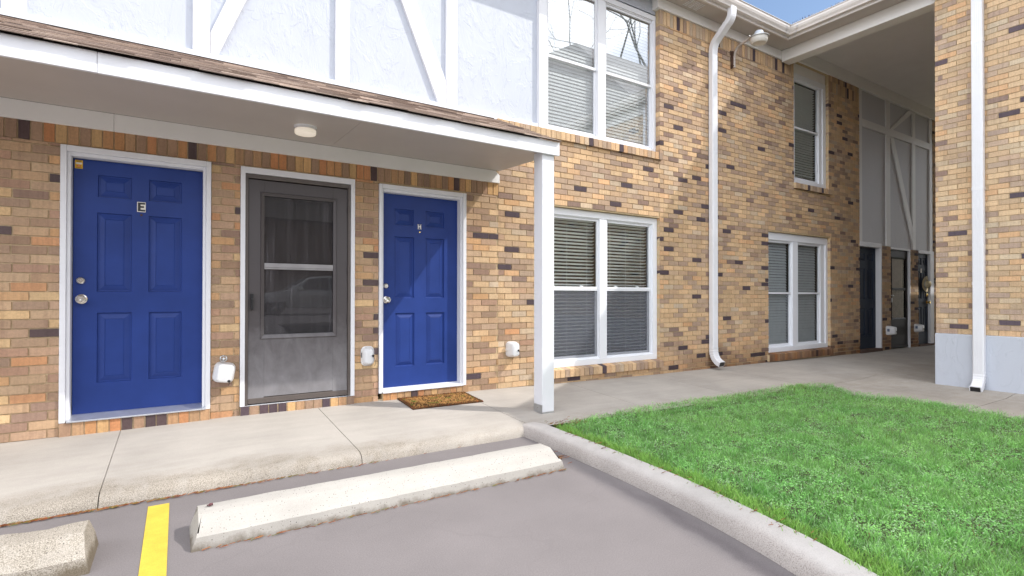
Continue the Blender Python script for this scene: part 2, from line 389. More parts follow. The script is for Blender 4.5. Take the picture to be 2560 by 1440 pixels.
def glass_mat(name, f0=.08, tint=(1, 1, 1), wav=.0, haze=0.):
    m = bpy.data.materials.new(name); m.use_nodes = True; t = m.node_tree
    for n in list(t.nodes): t.nodes.remove(n)
    o = N(t, 'ShaderNodeOutputMaterial'); mx = N(t, 'ShaderNodeMixShader')
    tr = N(t, 'ShaderNodeBsdfTransparent'); tr.inputs[0].default_value = tint + (1,)
    gl = N(t, 'ShaderNodeBsdfGlossy'); gl.inputs['Roughness'].default_value = .01; gl.inputs[0].default_value = (.95, .97, 1, 1)
    ge = N(t, 'ShaderNodeNewGeometry'); dp = N(t, 'ShaderNodeVectorMath', operation='DOT_PRODUCT')
    t.links.new(ge.outputs['Normal'], dp.inputs[0]); t.links.new(ge.outputs['Incoming'], dp.inputs[1])
    ab = N(t, 'ShaderNodeMath', operation='ABSOLUTE'); t.links.new(dp.outputs['Value'], ab.inputs[0])
    om = N(t, 'ShaderNodeMath', operation='SUBTRACT'); om.inputs[0].default_value = 1; t.links.new(ab.outputs[0], om.inputs[1])
    pw_ = N(t, 'ShaderNodeMath', operation='POWER'); t.links.new(om.outputs[0], pw_.inputs[0]); pw_.inputs[1].default_value = 4.0
    fr = N(t, 'ShaderNodeMath', operation='MULTIPLY_ADD'); t.links.new(pw_.outputs[0], fr.inputs[0]); fr.inputs[1].default_value = 1 - f0; fr.inputs[2].default_value = f0
    if wav:
        bp = N(t, 'ShaderNodeBump'); bp.inputs['Strength'].default_value = wav; bp.inputs['Distance'].default_value = .02
        t.links.new(noise_tex(t, coords(t), 1.6, 2), bp.inputs['Height'])
        t.links.new(bp.outputs[0], gl.inputs['Normal'])
    t.links.new(fr.outputs[0], mx.inputs[0]); t.links.new(tr.outputs[0], mx.inputs[1]); t.links.new(gl.outputs[0], mx.inputs[2])
    if haze:    # dusty film with dried runs
        df = N(t, 'ShaderNodeBsdfDiffuse'); df.inputs[0].default_value = (.42, .40, .44, 1)
        n = noise_tex(t, coords(t, (26, 26, 1.1)), 1.0, 5, .7); r = ramp(t, [(.45, haze*.55), (.62, haze), (.70, haze*2.4)]); t.links.new(n, r.inputs[0])
        m2 = N(t, 'ShaderNodeMixShader'); t.links.new(r.outputs[0], m2.inputs[0]); t.links.new(mx.outputs[0], m2.inputs[1]); t.links.new(df.outputs[0], m2.inputs[2])
        t.links.new(m2.outputs[0], o.inputs[0]); return m
    t.links.new(mx.outputs[0], o.inputs[0]); return m
def screen_mat():
    m = bpy.data.materials.new('insect_screen'); m.use_nodes = True; t = m.node_tree
    for n in list(t.nodes): t.nodes.remove(n)
    o = N(t, 'ShaderNodeOutputMaterial'); mx = N(t, 'ShaderNodeMixShader'); mx.inputs[0].default_value = .46
    tr = N(t, 'ShaderNodeBsdfTransparent'); df = N(t, 'ShaderNodeBsdfDiffuse'); df.inputs[0].default_value = (.17, .18, .215, 1)
    t.links.new(tr.outputs[0], mx.inputs[1]); t.links.new(df.outputs[0], mx.inputs[2]); t.links.new(mx.outputs[0], o.inputs[0]); return m
def storm_mat():
    m, t, b = newmat('bronze_metal')
    v = coords(t); col = (.072, .063, .066)
    tc = N(t, 'ShaderNodeTexCoord'); sx = N(t, 'ShaderNodeSeparateXYZ'); t.links.new(tc.outputs['Object'], sx.inputs[0])
    n = noise_tex(t, coords(t, (1.6, 1, 1)), 4.2, 8, .66, .4)
    zz = N(t, 'ShaderNodeMath', operation='MULTIPLY_ADD'); t.links.new(n, zz.inputs[0]); zz.inputs[1].default_value = -1.0; t.links.new(sx.outputs[2], zz.inputs[2])
    mr = N(t, 'ShaderNodeMapRange'); t.links.new(zz.outputs[0], mr.inputs[0])
    mr.inputs[1].default_value = .52; mr.inputs[2].default_value = -.30; mr.inputs[3].default_value = 0; mr.inputs[4].default_value = .85
    c = mixc(t, mr.outputs[0], col, (.27, .265, .28))      # dust splashed up the lower panel
    t.links.new(c, b.inputs['Base Color']); b.inputs['Roughness'].default_value = .42
    bump(t, b, noise_tex(t, v, 90, 3), .06, .002)
    return m
def door_mat(name, col, rough=.42):
    m, t, b = newmat(name)
    v = coords(t)
    n = noise_tex(t, v, 2.2, 5, .6); r = ramp(t, [(.3, tuple(c*.86 for c in col)), (.7, tuple(c*1.13 for c in col))]); t.links.new(n, r.inputs[0])
    n2 = noise_tex(t, v, 120, 2); r2 = ramp(t, [(.79, 0.0), (.81, .5)]); t.links.new(n2, r2.inputs[0])
    c = mixc(t, r2.outputs[0], r.outputs[0], (.16, .2, .34))
    t.links.new(c, b.inputs['Base Color']); b.inputs['Roughness'].default_value = rough; b.inputs['Specular IOR Level'].default_value = .22
    bump(t, b, noise_tex(t, v, 5, 4), .06, .01)
    return m
def attr_mat(name, rough=.6, var=.2, vscale=40, trans=0, spec=.3):
    m, t, b = newmat(name)
    a = N(t, 'ShaderNodeAttribute', attribute_name='Col')
    n = noise_tex(t, coords(t), vscale, 3); r = ramp(t, [(.3, (1-var,)*3), (.7, (1+var,)*3)]); t.links.new(n, r.inputs[0])
    c = mixc(t, 1, a.outputs[0], r.outputs[0], 'MULTIPLY')
    t.links.new(c, b.inputs['Base Color']); b.inputs['Roughness'].default_value = rough
    b.inputs['Specular IOR Level'].default_value = spec
    if trans:
        o = t.nodes['Material Output']; tl = N(t, 'ShaderNodeBsdfTranslucent'); t.links.new(c, tl.inputs[0])
        mx = N(t, 'ShaderNodeMixShader'); mx.inputs[0].default_value = trans
        t.links.new(b.outputs[0], mx.inputs[1]); t.links.new(tl.outputs[0], mx.inputs[2]); t.links.new(mx.outputs[0], o.inputs[0])
    return m
def shingle_mat():
    m, t, b = newmat('asphalt_shingle')
    a = N(t, 'ShaderNodeAttribute', attribute_name='Col')
    n = noise_tex(t, coords(t), 320, 2); r = ramp(t, [(.3, (.7,)*3), (.7, (1.3,)*3)]); t.links.new(n, r.inputs[0])
    c = mixc(t, 1, a.outputs[0], r.outputs[0], 'MULTIPLY')
    t.links.new(c, b.inputs['Base Color']); b.inputs['Roughness'].default_value = .95; b.inputs['Specular IOR Level'].default_value = .15
    bump(t, b, n, .5, .003); return m

MAT = dict(
    brick=brick_mat(), mortar=mortar_mat(),
    stucco=stucco_mat('white_stucco', (.50, .535, .61)),
    stucco_gray=stucco_mat('gray_stucco', (.52, .52, .555)),
    white=paint_mat('white_paint', (.76, .77, .81)),
    trimgray=paint_mat('soft_gray_paint', (.72, .71, .71)),
    soffit=paint_mat('soffit_paint', (.50, .455, .425), .5, .10),
    ceilgray=paint_mat('ceiling_paint', (.80, .77, .78), .5, .10),
    frieze=paint_mat('frieze_paint', (.84, .83, .82), .4, .1),
    vinyl=paint_mat('white_vinyl', (.80, .82, .87), .35, .05),
    metalwhite=paint_mat('white_enamel', (.78, .79, .83), .3, .1),
    gutter=paint_mat('gutter_enamel', (.70, .66, .63), .35, .18),
    alum=simple('aluminium', (.62, .64, .68), .35, .8, .1, 9),
    blue=door_mat('royal_blue_paint', (.021, .048, .215), .40),
    navy=door_mat('navy_paint', (.010, .020, .045), .55),
    storm=storm_mat(),
    darkbronze=simple('dark_bronze', (.018, .014, .013), .5, 0, .15, spec=.2),
    bronzerail=simple('brown_rail', (.105, .088, .08), .4, 0, .1),
    black=simple('black_plastic', (.015, .015, .017), .4),
    chrome=simple('satin_nickel', (.72, .70, .66), .22, 1.0, .04),
    brass=simple('brass', (.85, .62, .22), .2, 1.0, .04),
    galv=simple('galvanised_steel', (.55, .56, .57), .4, .85, .15, 12),
    pipe=simple('weathered_pipe', (.50, .44, .40), .55, .3, .2, 12),
    rust=simple('rusty_steel', (.09, .05, .035), .8, .1, .3, 20),
    plastic=simple('white_plastic', (.70, .71, .73), .28, 0, .03),
    bowl=simple('frosted_refractor', (.62, .60, .56), .3, 0, .06),
    yellow=line_mat(),
    kerb=kerb_mat(),
    walk=concrete_mat('sidewalk_concrete', (.42, .39, .355), True),
    stop=concrete_mat('wheel_stop_concrete', (.42, .40, .37), False, .20),
    stopdirty=concrete_mat('old_wheel_stop_concrete', (.46, .43, .39), True, .22, .9, .034),
    asphalt=asphalt_mat(),
    soil=simple('soil', (.085, .105, .045), .95, 0, .3, 5, .5, 40),
    grass=attr_mat('grass_blades', .55, .12, 3, .35),
    needles=attr_mat('pine_needles', .8, .2, 60),
    shingle=shingle_mat(),
    blind=simple('blind_slat', (.58, .60, .60), .45, 0, .03),
    blindgray=simple('blind_slat_gray', (.42, .45, .47), .45, 0, .05),
    blindopen=simple('blind_slat_pale', (.88, .91, .90), .4, 0, .03),
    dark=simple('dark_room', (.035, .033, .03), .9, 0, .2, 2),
    curtain=simple('room_wall', (.11, .085, .06), .9, 0, .3, 1.5),
    glass=glass_mat('window_glass', .09, (.93, .95, .95)),
    glassup=glass_mat('upper_window_glass', .36, (.9, .93, .94), .0),
    glassdark=glass_mat('storm_glass', .05, (.6, .6, .62), .03, .10),
    screen=screen_mat(),
    mirror=glass_mat('bright_glass', .25, (.6, .6, .6)),
    coir=attr_mat('coir', .95, .25, 90),
    straw=simple('straw', (.50, .43, .27), .8, 0, .15, 60, .5, 160),
    ribbon=simple('ribbon', (.42, .41, .38), .7),
    lampglow=None,
)
lg, lt_, lb_ = newmat('lit_diffuser')
lb_.inputs['Base Color'].default_value = (.85, .82, .76, 1); lb_.inputs['Roughness'].default_value = .4
lb_.inputs['Emission Color'].default_value = (1, .86, .68, 1); lb_.inputs['Emission Strength'].default_value = .22
MAT['lampglow'] = lg
def flat(name, c, rough=.6): return simple(name, lin(c), rough, 0, .03)
MAT.update(st_yel=flat('sticker_yellow', (225, 178, 40)), st_red=flat('sticker_red', (190, 35, 25)), st_wht=flat('sticker_white', (225, 222, 215)), st_ink=flat('sticker_ink', (95, 70, 25)))

# ------------------------------------------------------------------ brickwork
CH, BL, JT = .07, .21, .0095
PAL_L = [((198,168,136),20),((182,154,128),18),((162,136,116),16),((208,166,122),14),((206,152,110),5),((192,160,134),14),((222,190,144),6),((146,120,108),7),((92,80,84),3),((178,144,124),8)]  # fewer pale bricks on the left; canopy shade partly in the tones
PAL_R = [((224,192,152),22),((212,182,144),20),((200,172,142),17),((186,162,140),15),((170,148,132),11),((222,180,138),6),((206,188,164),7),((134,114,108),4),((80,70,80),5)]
PAL_W = [((226,200,164),20),((218,190,154),18),((206,182,152),16),((196,174,154),15),((222,184,144),7),((182,162,148),10),((142,124,120),3),((94,85,97),5),((212,196,170),8)]
PAL_S = [((204,150,102),20),((202,138,92),13),((166,136,114),20),((186,148,112),16),((214,174,122),10),((144,120,104),10),((88,74,78),4)]
def pick(pal, k=.92):
    tot = sum(w_ for _, w_ in pal); r = random.random()*tot
    for c, w_ in pal:
        r -= w_
        if r <= 0: break
    j = random.uniform(.9, 1.08); h = random.uniform(-.03, .03)
    l = lin(c, k*j); m_ = lin((198, 168, 138), k*j); q = .18 if c[0] > 100 else .04
    return tuple((a*(1-q) + b_*q)*g for a, b_, g in zip(l, m_, (1+h, 1, 1-h)))
def Pmain(u, v, d): return (u, d, v)
def Pwing(u, v, d): return (8.9 + d, -u, v)
def one_brick(mb, P, u0, u1, v0, v1, d0, d1, col):
    j = random.uniform(-.0022, .0022)
    q = lambda: random.uniform(-.0013, .0013)
    mb.hexa([P(u0+q(), v0+q(), d0+j), P(u1+q(), v0+q(), d0+j), P(u1, v0, d1), P(u0, v0, d1),
             P(u0+q(), v1+q(), d0+j), P(u1+q(), v1+q(), d0+j), P(u1, v1, d1), P(u0, v1, d1)], col, 0)
def sub_iv(ivs, a, b):
    out = []
    for s, e in ivs:
        if b <= s or a >= e: out.append((s, e)); continue
        if a > s: out.append((s, a))
        if b < e: out.append((b, e))
    return out
def brick_field(mb, P, u0, u1, v0, v1, holes, pal, depth=.10, base=0.0):
    i0 = int(math.floor((v0 - base)/CH)); i = i0
    while base + i*CH < v1 - .01:
        a, b = base + i*CH + JT/2, base + (i+1)*CH - JT/2
        a2, b2 = max(a, v0), min(b, v1)
        if b2 - a2 > .012:
            ivs = [(u0, u1)]
            for h in holes:
                ov = min(b2, h[3]) - max(a2, h[2])
                if ov > .3*(b2-a2): ivs = sub_iv(ivs, h[0], h[1])
            off = (i % 2)*BL/2 + random.uniform(-.006, .006)
            for s, e in ivs:
                k = math.floor((s - off)/BL)
                while off + k*BL < e:
                    s2, e2 = max(s, off + k*BL + JT/2), min(e, off + (k+1)*BL - JT/2)
                    if e2 - s2 > .02:
                        pl = pal((s2+e2)/2, (a2+b2)/2)
                        one_brick(mb, P, s2, e2, a2, b2, 0, depth, pick(pl))
                    k += 1
        i += 1
def soldier(mb, P, u0, u1, v0, v1, pal, d0=0, d1=.1, pitch=.0725):
    n = max(1, round((u1-u0)/pitch)); st = (u1-u0)/n
    for k in range(n):
        one_brick(mb, P, u0 + k*st + JT/2, u0 + (k+1)*st - JT/2, v0 + JT/2, v1 - JT/2, d0, d1, pick(pal))
def mortar_sheet(mb, P, u0, u1, v0, v1, holes, d=.009, depth=.1):
    us = sorted(set([u0, u1] + [min(max(x, u0), u1) for h in holes for x in h[:2]]))
    vs = sorted(set([v0, v1] + [min(max(x, v0), v1) for h in holes for x in h[2:]]))
    for a, b in zip(us, us[1:]):
        for c, e in zip(vs, vs[1:]):
            mu, mv = (a+b)/2, (c+e)/2
            if any(h[0] < mu < h[1] and h[2] < mv < h[3] for h in holes): continue
            mb.quad(P(a, c, d), P(b, c, d), P(b, e, d), P(a, e, d), (1, 1, 1), 1)
    for h in holes:
        a, b, c, e = h
        for (p, q) in (((a, c), (a, e)), ((b, c), (b, e)), ((a, c), (b, c)), ((a, e), (b, e))):
            mb.quad(P(p[0], p[1], d), P(q[0], q[1], d), P(q[0], q[1], depth), P(p[0], p[1], depth), (1, 1, 1), 1)
BM = [MAT['brick'], MAT['mortar']]

# ------------------------------------------------------------------ ground
def zw(x):
    return float(np.interp(x, [-12, -1, .5, 2.8, 3.7, 5.8, 8.5, 11.8, 20], [.13, .14, .157, .152, .134, .104, .094, .062, .062]))
def zs(x, y): return zw(x) + .055*max(y, -1.95) if x < 8.8 else zw(x) + .02*max(y, -1.95) - .03*min(1, max(0, -y/2))
def grid_sheet(mb, xs, ys, zf, th=.04):
    nx, ny = len(xs), len(ys)
    vs = [(x, y, zf(x, y)) for y in ys for x in xs]
    fs = [(j*nx+i, j*nx+i+1, (j+1)*nx+i+1, (j+1)*nx+i) for j in range(ny-1) for i in range(nx-1)]
    o = len(vs); rim = [i for i in range(nx)] + [(j+1)*nx-1 for j in range(1, ny)] + [(ny-1)*nx+i for i in range(nx-2, -1, -1)] + [j*nx for j in range(ny-2, 0, -1)]
    vs += [(vs[i][0], vs[i][1], vs[i][2]-th) for i in rim]
    n = len(rim); fs += [(rim[k], o+k, o+(k+1) % n, rim[(k+1) % n]) for k in range(n)]
    mb.add(vs, fs)
g = MB(); g.quad((-300, -300, -.09), (300, -300, -.09), (300, 300, -.09), (-300, 300, -.09))
tag(g.build('ground', MAT['soil']), kind='structure')
def zlot(x, y): return 0 if y > -8 else (.5*min(1, (-8 - y)/6))
ap = MB(); grid_sheet(ap, [-60, -30, -12, -4, -1, 0, 1, 2, 2.62], [-60, -30, -20, -14, -11, -8, -5, -3, -1.40], zlot, .08)
grid_sheet(ap, [2.62, 9, 20, 60], [-60, -30, -20, -14, -12.4], zlot, .08)
tag(ap.build('parking_lot', MAT['asphalt']), kind='structure')

sw = MB()
jx = [-12, -8.5, -5.0, -3.45, -1.92, -.385, 1.14, 2.66, 4.18, 5.72, 7.2]
EDGE = [(-1.36, 0), (-1.40, -.006), (-1.43, -.02), (-1.452, -.045), (-1.462, -.09)]
for a, b in zip(jx, jx[1:]):
    xs = np.linspace(a + .0028, b - .0028, 6)
    wob = lambda x: .012*mnoise.noise((x*2.3, 1.7, 0))
    rows = [(.06, 0), (-.3, 0), (-.6, 0), (-.9, 0), (-1.2, 0)] + (EDGE if b < 2.7 else [(-1.5, 0)])
    vs = []; nx = len(xs)
    for y, dz in rows[::-1]:
        for x in xs: vs.append((x, y + (wob(x) if y < -1.25 else 0), zs(x, max(y, -1.36)) + dz))
    ny = len(rows)
    fs = [(j*nx+i, j*nx+i+1, (j+1)*nx+i+1, (j+1)*nx+i) for j in range(ny-1) for i in range(nx-1)]
    vs += [(x, y, z-.03) for (x, y, z) in [vs[j*nx] for j in range(ny)]] + [(x, y, z-.03) for (x, y, z) in [vs[j*nx+nx-1] for j in range(ny)]]
    o = nx*ny
    for j in range(ny-1):
        fs += [(j*nx, (j+1)*nx, o+j+1, o+j), (j*nx+nx-1, o+ny+j, o+ny+j+1, (j+1)*nx+nx-1)]
    sw.add(vs, fs)
jy = [.06, -1.5, -3.1, -4.7, -6.3, -7.9, -12.4]
for a, b in zip(jy, jy[1:]):
    grid_sheet(sw, np.linspace(7.204, 8.96, 5), np.linspace(b + .004, a - (0 if a > 0 else .004), 6), zs, .03)
for a, b in zip([8.964, 10.6, 12.2, 13.8, 15.4, 20], [10.6, 12.2, 13.8, 15.4, 20]):
    grid_sheet(sw, np.linspace(a + .004, b - .004, 5), np.linspace(-2.3, .12, 6), zs, .03)
grid_sheet(sw, np.linspace(-12, 20, 40), [-1.35, -.7, .05], lambda x, y: zs(x, y) - .007, .02)
tag(sw.build('sidewalk', MAT['walk'], smooth=True), kind='structure')

FOOT = [(2.56, -1.36), (2.552, -1.8), (2.535, -2.2), (2.51, -2.7), (2.455, -3.26), (2.38, -3.7), (2.29, -4.05), (2.08, -4.65), (1.78, -5.4), (1.4, -6.3), (.7, -7.6), (-.4, -9.4)]
PROF = [(0, -.06), (.0, .004), (.014, .05), (.030, .080), (.052, .097), (.082, .104), (.168, .106), (.175, .03)]
def catmull(P, n):
    out = []
    for i in range(len(P)-1):
        p0, p1, p2, p3 = P[max(i-1, 0)], P[i], P[i+1], P[min(i+2, len(P)-1)]
        for k in range(n):
            t_ = k/n
            out.append(tuple(.5*((2*p1[d]) + (-p0[d]+p2[d])*t_ + (2*p0[d]-5*p1[d]+4*p2[d]-p3[d])*t_**2 + (-p0[d]+3*p1[d]-3*p2[d]+p3[d])*t_**3) for d in range(len(p1))))
    out.append(tuple(P[-1])); return out
kp = catmull(FOOT, 8)
kb = MB(); rings = []
for i, (x, y) in enumerate(kp):
    a, b = kp[max(i-1, 0)], kp[min(i+1, len(kp)-1)]
    tx, ty = b[0]-a[0], b[1]-a[1]; L = math.hypot(tx, ty); nx_, ny_ = -ty/L, tx/L
    if nx_ < 0: nx_, ny_ = -nx_, -ny_
    k = min(1, .35 + i/6) if i < 5 else 1
    rings.append([(x + nx_*o, y + ny_*o, (z*(.75 + .25*k) if z > 0 else z) + .004*mnoise.noise((x*3, y*3, o*9))) for o, z in PROF])
kb.loft(rings, closed=False, cap0=False, cap1=False)
tag(kb.build('kerb', MAT['kerb'], smooth=True, sharp=60), kind='structure')

LAWN = [(2.735, -1.68), (2.712, -2.2), (2.685, -2.7), (2.625, -3.26), (2.55, -3.72), (2.45, -4.08), (2.25, -4.68), (1.95, -5.45), (1.57, -6.38), (.87, -7.7), (-.2, -9.4),
        (7.2, -9.4), (7.2, -5.5), (7.05, -3.9), (7.08, -3.5), (7.2, -3.1), (7.27, -2.7), (7.15, -2.05), (7.28, -1.8), (7.40, -1.55), (7.05, -1.40), (5.95, -1.37), (4.95, -1.32), (4.1, -1.37), (3.42, -1.49), (3.15, -1.53)]
def zlawn(x, y):
    t_ = min(1, max(0, (x - 2.6)/2.2)); return (.082*(1-t_) + (.012)*t_) + .012*mnoise.noise((x*1.1, y*1.1, 3)) + (.02 if y > -1.7 else 0)*t_
def inside(px, py, poly=LAWN):
    c = False; n = len(poly)
    for i in range(n):
        x1, y1 = poly[i]; x2, y2 = poly[(i+1) % n]
        if (y1 > py) != (y2 > py) and px < (x2-x1)*(py-y1)/(y2-y1) + x1: c = not c
    return c
lw = MB(); grid_sheet(lw, np.linspace(-.5, 7.25, 40), np.linspace(-9.6, -1.40, 42), lambda x, y: zlawn(x, y) - .004 if inside(x, y) else -.03, .05)
tag(lw.build('lawn', MAT['soil'], smooth=True), kind='structure')

# grass: one stuff object, blades and clover leaves
rng = np.random.default_rng(3)
def nz(x, y, s, o=0): return mnoise.noise((x*s, y*s, o))
pts = []
XA, XB, YA, YB = 2.0, 7.5, -5.2, -1.28
tries = 0
while len(pts) < 250000 and tries < 1500000:
    tries += 1
    x = XA + (XB-XA)*random.random(); y = YA + (YB-YA)*random.random()
    if x > 4.9 + (y + 5.2)*.75 + 1.2 and random.random() < .8: continue
    d = math.hypot(x, y + 5.3)
    if random.random() > min(1, (4.2/d)**1.4 + .08): continue
    jx_, jy_ = x + random.gauss(0, .022), y + random.gauss(0, .022)
    if not inside(jx_, jy_): continue
    pts.append((x, y))
V, F3, F4, COL = [], [], [], []
GA = np.array(lin((146, 192, 108), 1.1)); GB = np.array(lin((112, 172, 92), 1.1)); GC = np.array(lin((182, 216, 164), .9)); GSUN = np.array(lin((160, 206, 92), .85)); GD = np.array(lin((180, 150, 95), .5))
faces = []
for x, y in pts:
    n1, n2, n3 = nz(x, y, 1.6), nz(x, y, 5, 7), nz(x, y, 12, 2)
    z = zlawn(x, y)
    edge = x < float(np.interp(-y, [-p_[1] for p_ in LAWN[:11]], [p_[0] for p_ in LAWN[:11]])) + .13 + .05*n3
    tuft = max(0, nz(x, y, 2.6, 11) - .42)*.22
    col = GA*(.5 - .5*n1) + GB*(.5 + .5*n1)
    col = col*(1 + .42*n3 + .22*n2)
    if random.random() < .16 + .3*max(0, n2): col = GC*random.uniform(.7, 1.15)
    if edge: col = col*.35 + GSUN*.65  # sunlit strip along the kerb painted into the blade colour
    if random.random() < .012 or (y > -1.62 and random.random() < .10): col = GD*random.uniform(.6, 1.2)
    col = np.clip(col*random.uniform(.75, 1.25), 0, 1)
    o = len(V)
    if n2 + .35*n1 > -.02 + random.gauss(0, .18) and not edge:         # clover and creeping weeds: small leaves
        h = max(.004, random.uniform(.008, .045)*(1 + 1.1*n3)); r_ = random.uniform(.0026, .0058); a = random.random()*6.28
        tl = random.uniform(-.7, .7); tl2 = random.uniform(-.7, .7)
        for k in range(4):
            ca, sa = math.cos(a + k*1.5708), math.sin(a + k*1.5708); rr = r_*(1.25 if k % 2 else .8)
            V.append((x + ca*rr, y + sa*rr, z + h + rr*(ca*tl + sa*tl2)))
            COL.append(col)
        faces.append((o, o+1, o+2, o+3))
    else:
        h = max(.012, random.uniform(.018, .055)*(1 + .9*n3 + .5*n2)) + tuft*random.random(); a = random.random()*6.28; lean = random.uniform(.2, 1.1)*h; wd = random.uniform(.0011, .0022)
        ca, sa = math.cos(a), math.sin(a); b_ = random.random()*6.28; dx, dy = math.cos(b_)*lean, math.sin(b_)*lean
        V += [(x-ca*wd, y-sa*wd, z-.004), (x+ca*wd, y+sa*wd, z-.004), (x+dx*.4+ca*wd*.8, y+dy*.4+sa*wd*.8, z+h*.62), (x+dx*.4-ca*wd*.8, y+dy*.4-sa*wd*.8, z+h*.62), (x+dx, y+dy, z+h)]
        COL += [col*.85, col*.85, col, col, col*1.1]
        faces += [(o, o+1, o+2, o+3), (o+3, o+2, o+4)]
me = bpy.data.meshes.new('grass'); me.from_pydata(V, [], faces)
at = me.color_attributes.new('Col', 'FLOAT_COLOR', 'POINT')
at.data.foreach_set('color', np.hstack([np.array(COL), np.ones((len(COL), 1))]).astype(np.float32).ravel())
me.materials.append(MAT['grass'])
go = bpy.data.objects.new('grass', me); C.objects.link(go)
tag(go, 'short green lawn grass mixed with clover between kerb and sidewalk', 'grass', kind='stuff')

# painted line, needles
pl = MB(); grid_sheet(pl, [-.142, -.038], [-6.2, -2.6, -1.575], lambda x, y: .004, .003)
tag(pl.build('parking_line', MAT['yellow']), kind='structure')
nd = MB()
for k in range(900):
    q = random.random()
    if q < .62: x = random.uniform(-1.3, 1.9)**1; x = -1.2 + 2.3*abs(random.gauss(0, .45)); y = -1.478 - abs(random.gauss(0, .012)); z = .006
    elif q < .75: x = random.uniform(.1, 2.3); y = -2.352 - abs(random.gauss(0, .012)); z = .006
    elif q < .83: x = 2.40 + random.gauss(0, .04); y = -2.1 + random.gauss(0, .06); z = .008
    elif q < .93: x = random.uniform(2.72, 3.1); y = -1.6 + random.gauss(0, .06); z = zlawn(x, y) + .03
    else:
        s_ = random.random(); i = int(s_*5*8); x, y = kp[10 + min(i, 50)]; x += .15 + random.gauss(0, .03); z = .108
    a = random.gauss(.15, .5); L = random.uniform(.015, .045); wd = .0016
    dx, dy = math.cos(a)*L, math.sin(a)*L*.5
    c = lin(random.choice([(190, 120, 80), (170, 95, 60), (205, 150, 105), (140, 90, 60), (150, 150, 80)]), .6)
    nd.add([(x, y, z), (x+dx, y+dy, z+.004), (x+dx, y+dy, z+.004+wd*2), (x, y, z+wd*2)], [(0, 1, 2, 3)], c)
    nd.add([(x, y-wd, z+.002), (x+dx, y+dy-wd, z+.005), (x+dx, y+dy+wd, z+.005), (x, y+wd, z+.002)], [(0, 1, 2, 3)], c)
tag(nd.build('pine_needles', MAT['needles'], recalc=False), 'reddish pine needles lying along the kerb seams', 'needles', kind='stuff')

# ------------------------------------------------------------------ main building
B = thing('apartment_building', 'long two storey tan brick apartment block with blue doors and white half timbered upper front', 'building')
def part(name, mb, mat, parent=None, **kw): return mb.build(name, mat, parent or B, **kw)

holes = [(-.775, .243, .155, 2.405), (.468, 1.492, .165, 2.400), (1.735, 2.745, .165, 2.392),
         (3.70, 5.905, .20, 2.365), (8.60, 10.66, .105, 2.36), (9.40, 10.61, 3.18, 5.51)]
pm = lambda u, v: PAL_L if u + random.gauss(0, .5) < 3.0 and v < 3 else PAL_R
mb = MB()
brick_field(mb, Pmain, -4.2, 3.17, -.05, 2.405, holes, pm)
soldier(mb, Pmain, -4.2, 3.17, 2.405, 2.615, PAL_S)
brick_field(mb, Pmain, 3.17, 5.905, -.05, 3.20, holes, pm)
brick_field(mb, Pmain, 3.0, 3.17, 2.615, 3.20, [], pm)
brick_field(mb, Pmain, 5.905, 11.81, -.05, 5.20, holes, pm)
soldier(mb, Pmain, 5.905, 9.4, 5.20, 5.41, PAL_R); soldier(mb, Pmain, 10.61, 11.81, 5.20, 5.41, PAL_R)
soldier(mb, Pmain, 9.2, 9.4, 5.41, 5.52, PAL_R); soldier(mb, Pmain, 10.61, 11.81, 5.41, 5.52, PAL_R)
brick_field(mb, Pmain, 12.76, 13.20, -.02, 2.32, [], pm); brick_field(mb, Pmain, 14.16, 14.60, -.02, 2.30, [], pm)
brick_field(mb, Pmain, 15.45, 19, -.02, 5.6, [], pm)
mortar_sheet(mb, Pmain, -4.2, 3.17, -.08, 2.62, holes[:3])
mortar_sheet(mb, Pmain, 3.0, 3.17, 2.62, 3.20, [])
mortar_sheet(mb, Pmain, 3.17, 5.905, -.08, 3.20, holes[3:4])
mortar_sheet(mb, Pmain, 5.905, 11.81, -.08, 5.55, holes[4:])
mortar_sheet(mb, Pmain, 12.76, 13.20, -.08, 2.32, []); mortar_sheet(mb, Pmain, 14.16, 14.60, -.08, 2.30, []); mortar_sheet(mb, Pmain, 15.45, 19, -.08, 5.6, [])
# end faces of the brick (returns) so no gap shows behind the leading edges
for (a, c0, c1) in ((5.905+.004, 3.2, 5.41), (11.81-.004, -.08, 5.55), (12.764, -.08, 2.32), (14.164, -.08, 2.3), (15.454, -.08, 5.6)):
    mb.quad((a, .007, c0), (a, .11, c0), (a, .11, c1), (a, .007, c1), (1, 1, 1), 1)
part('brick_wall', mb, BM)
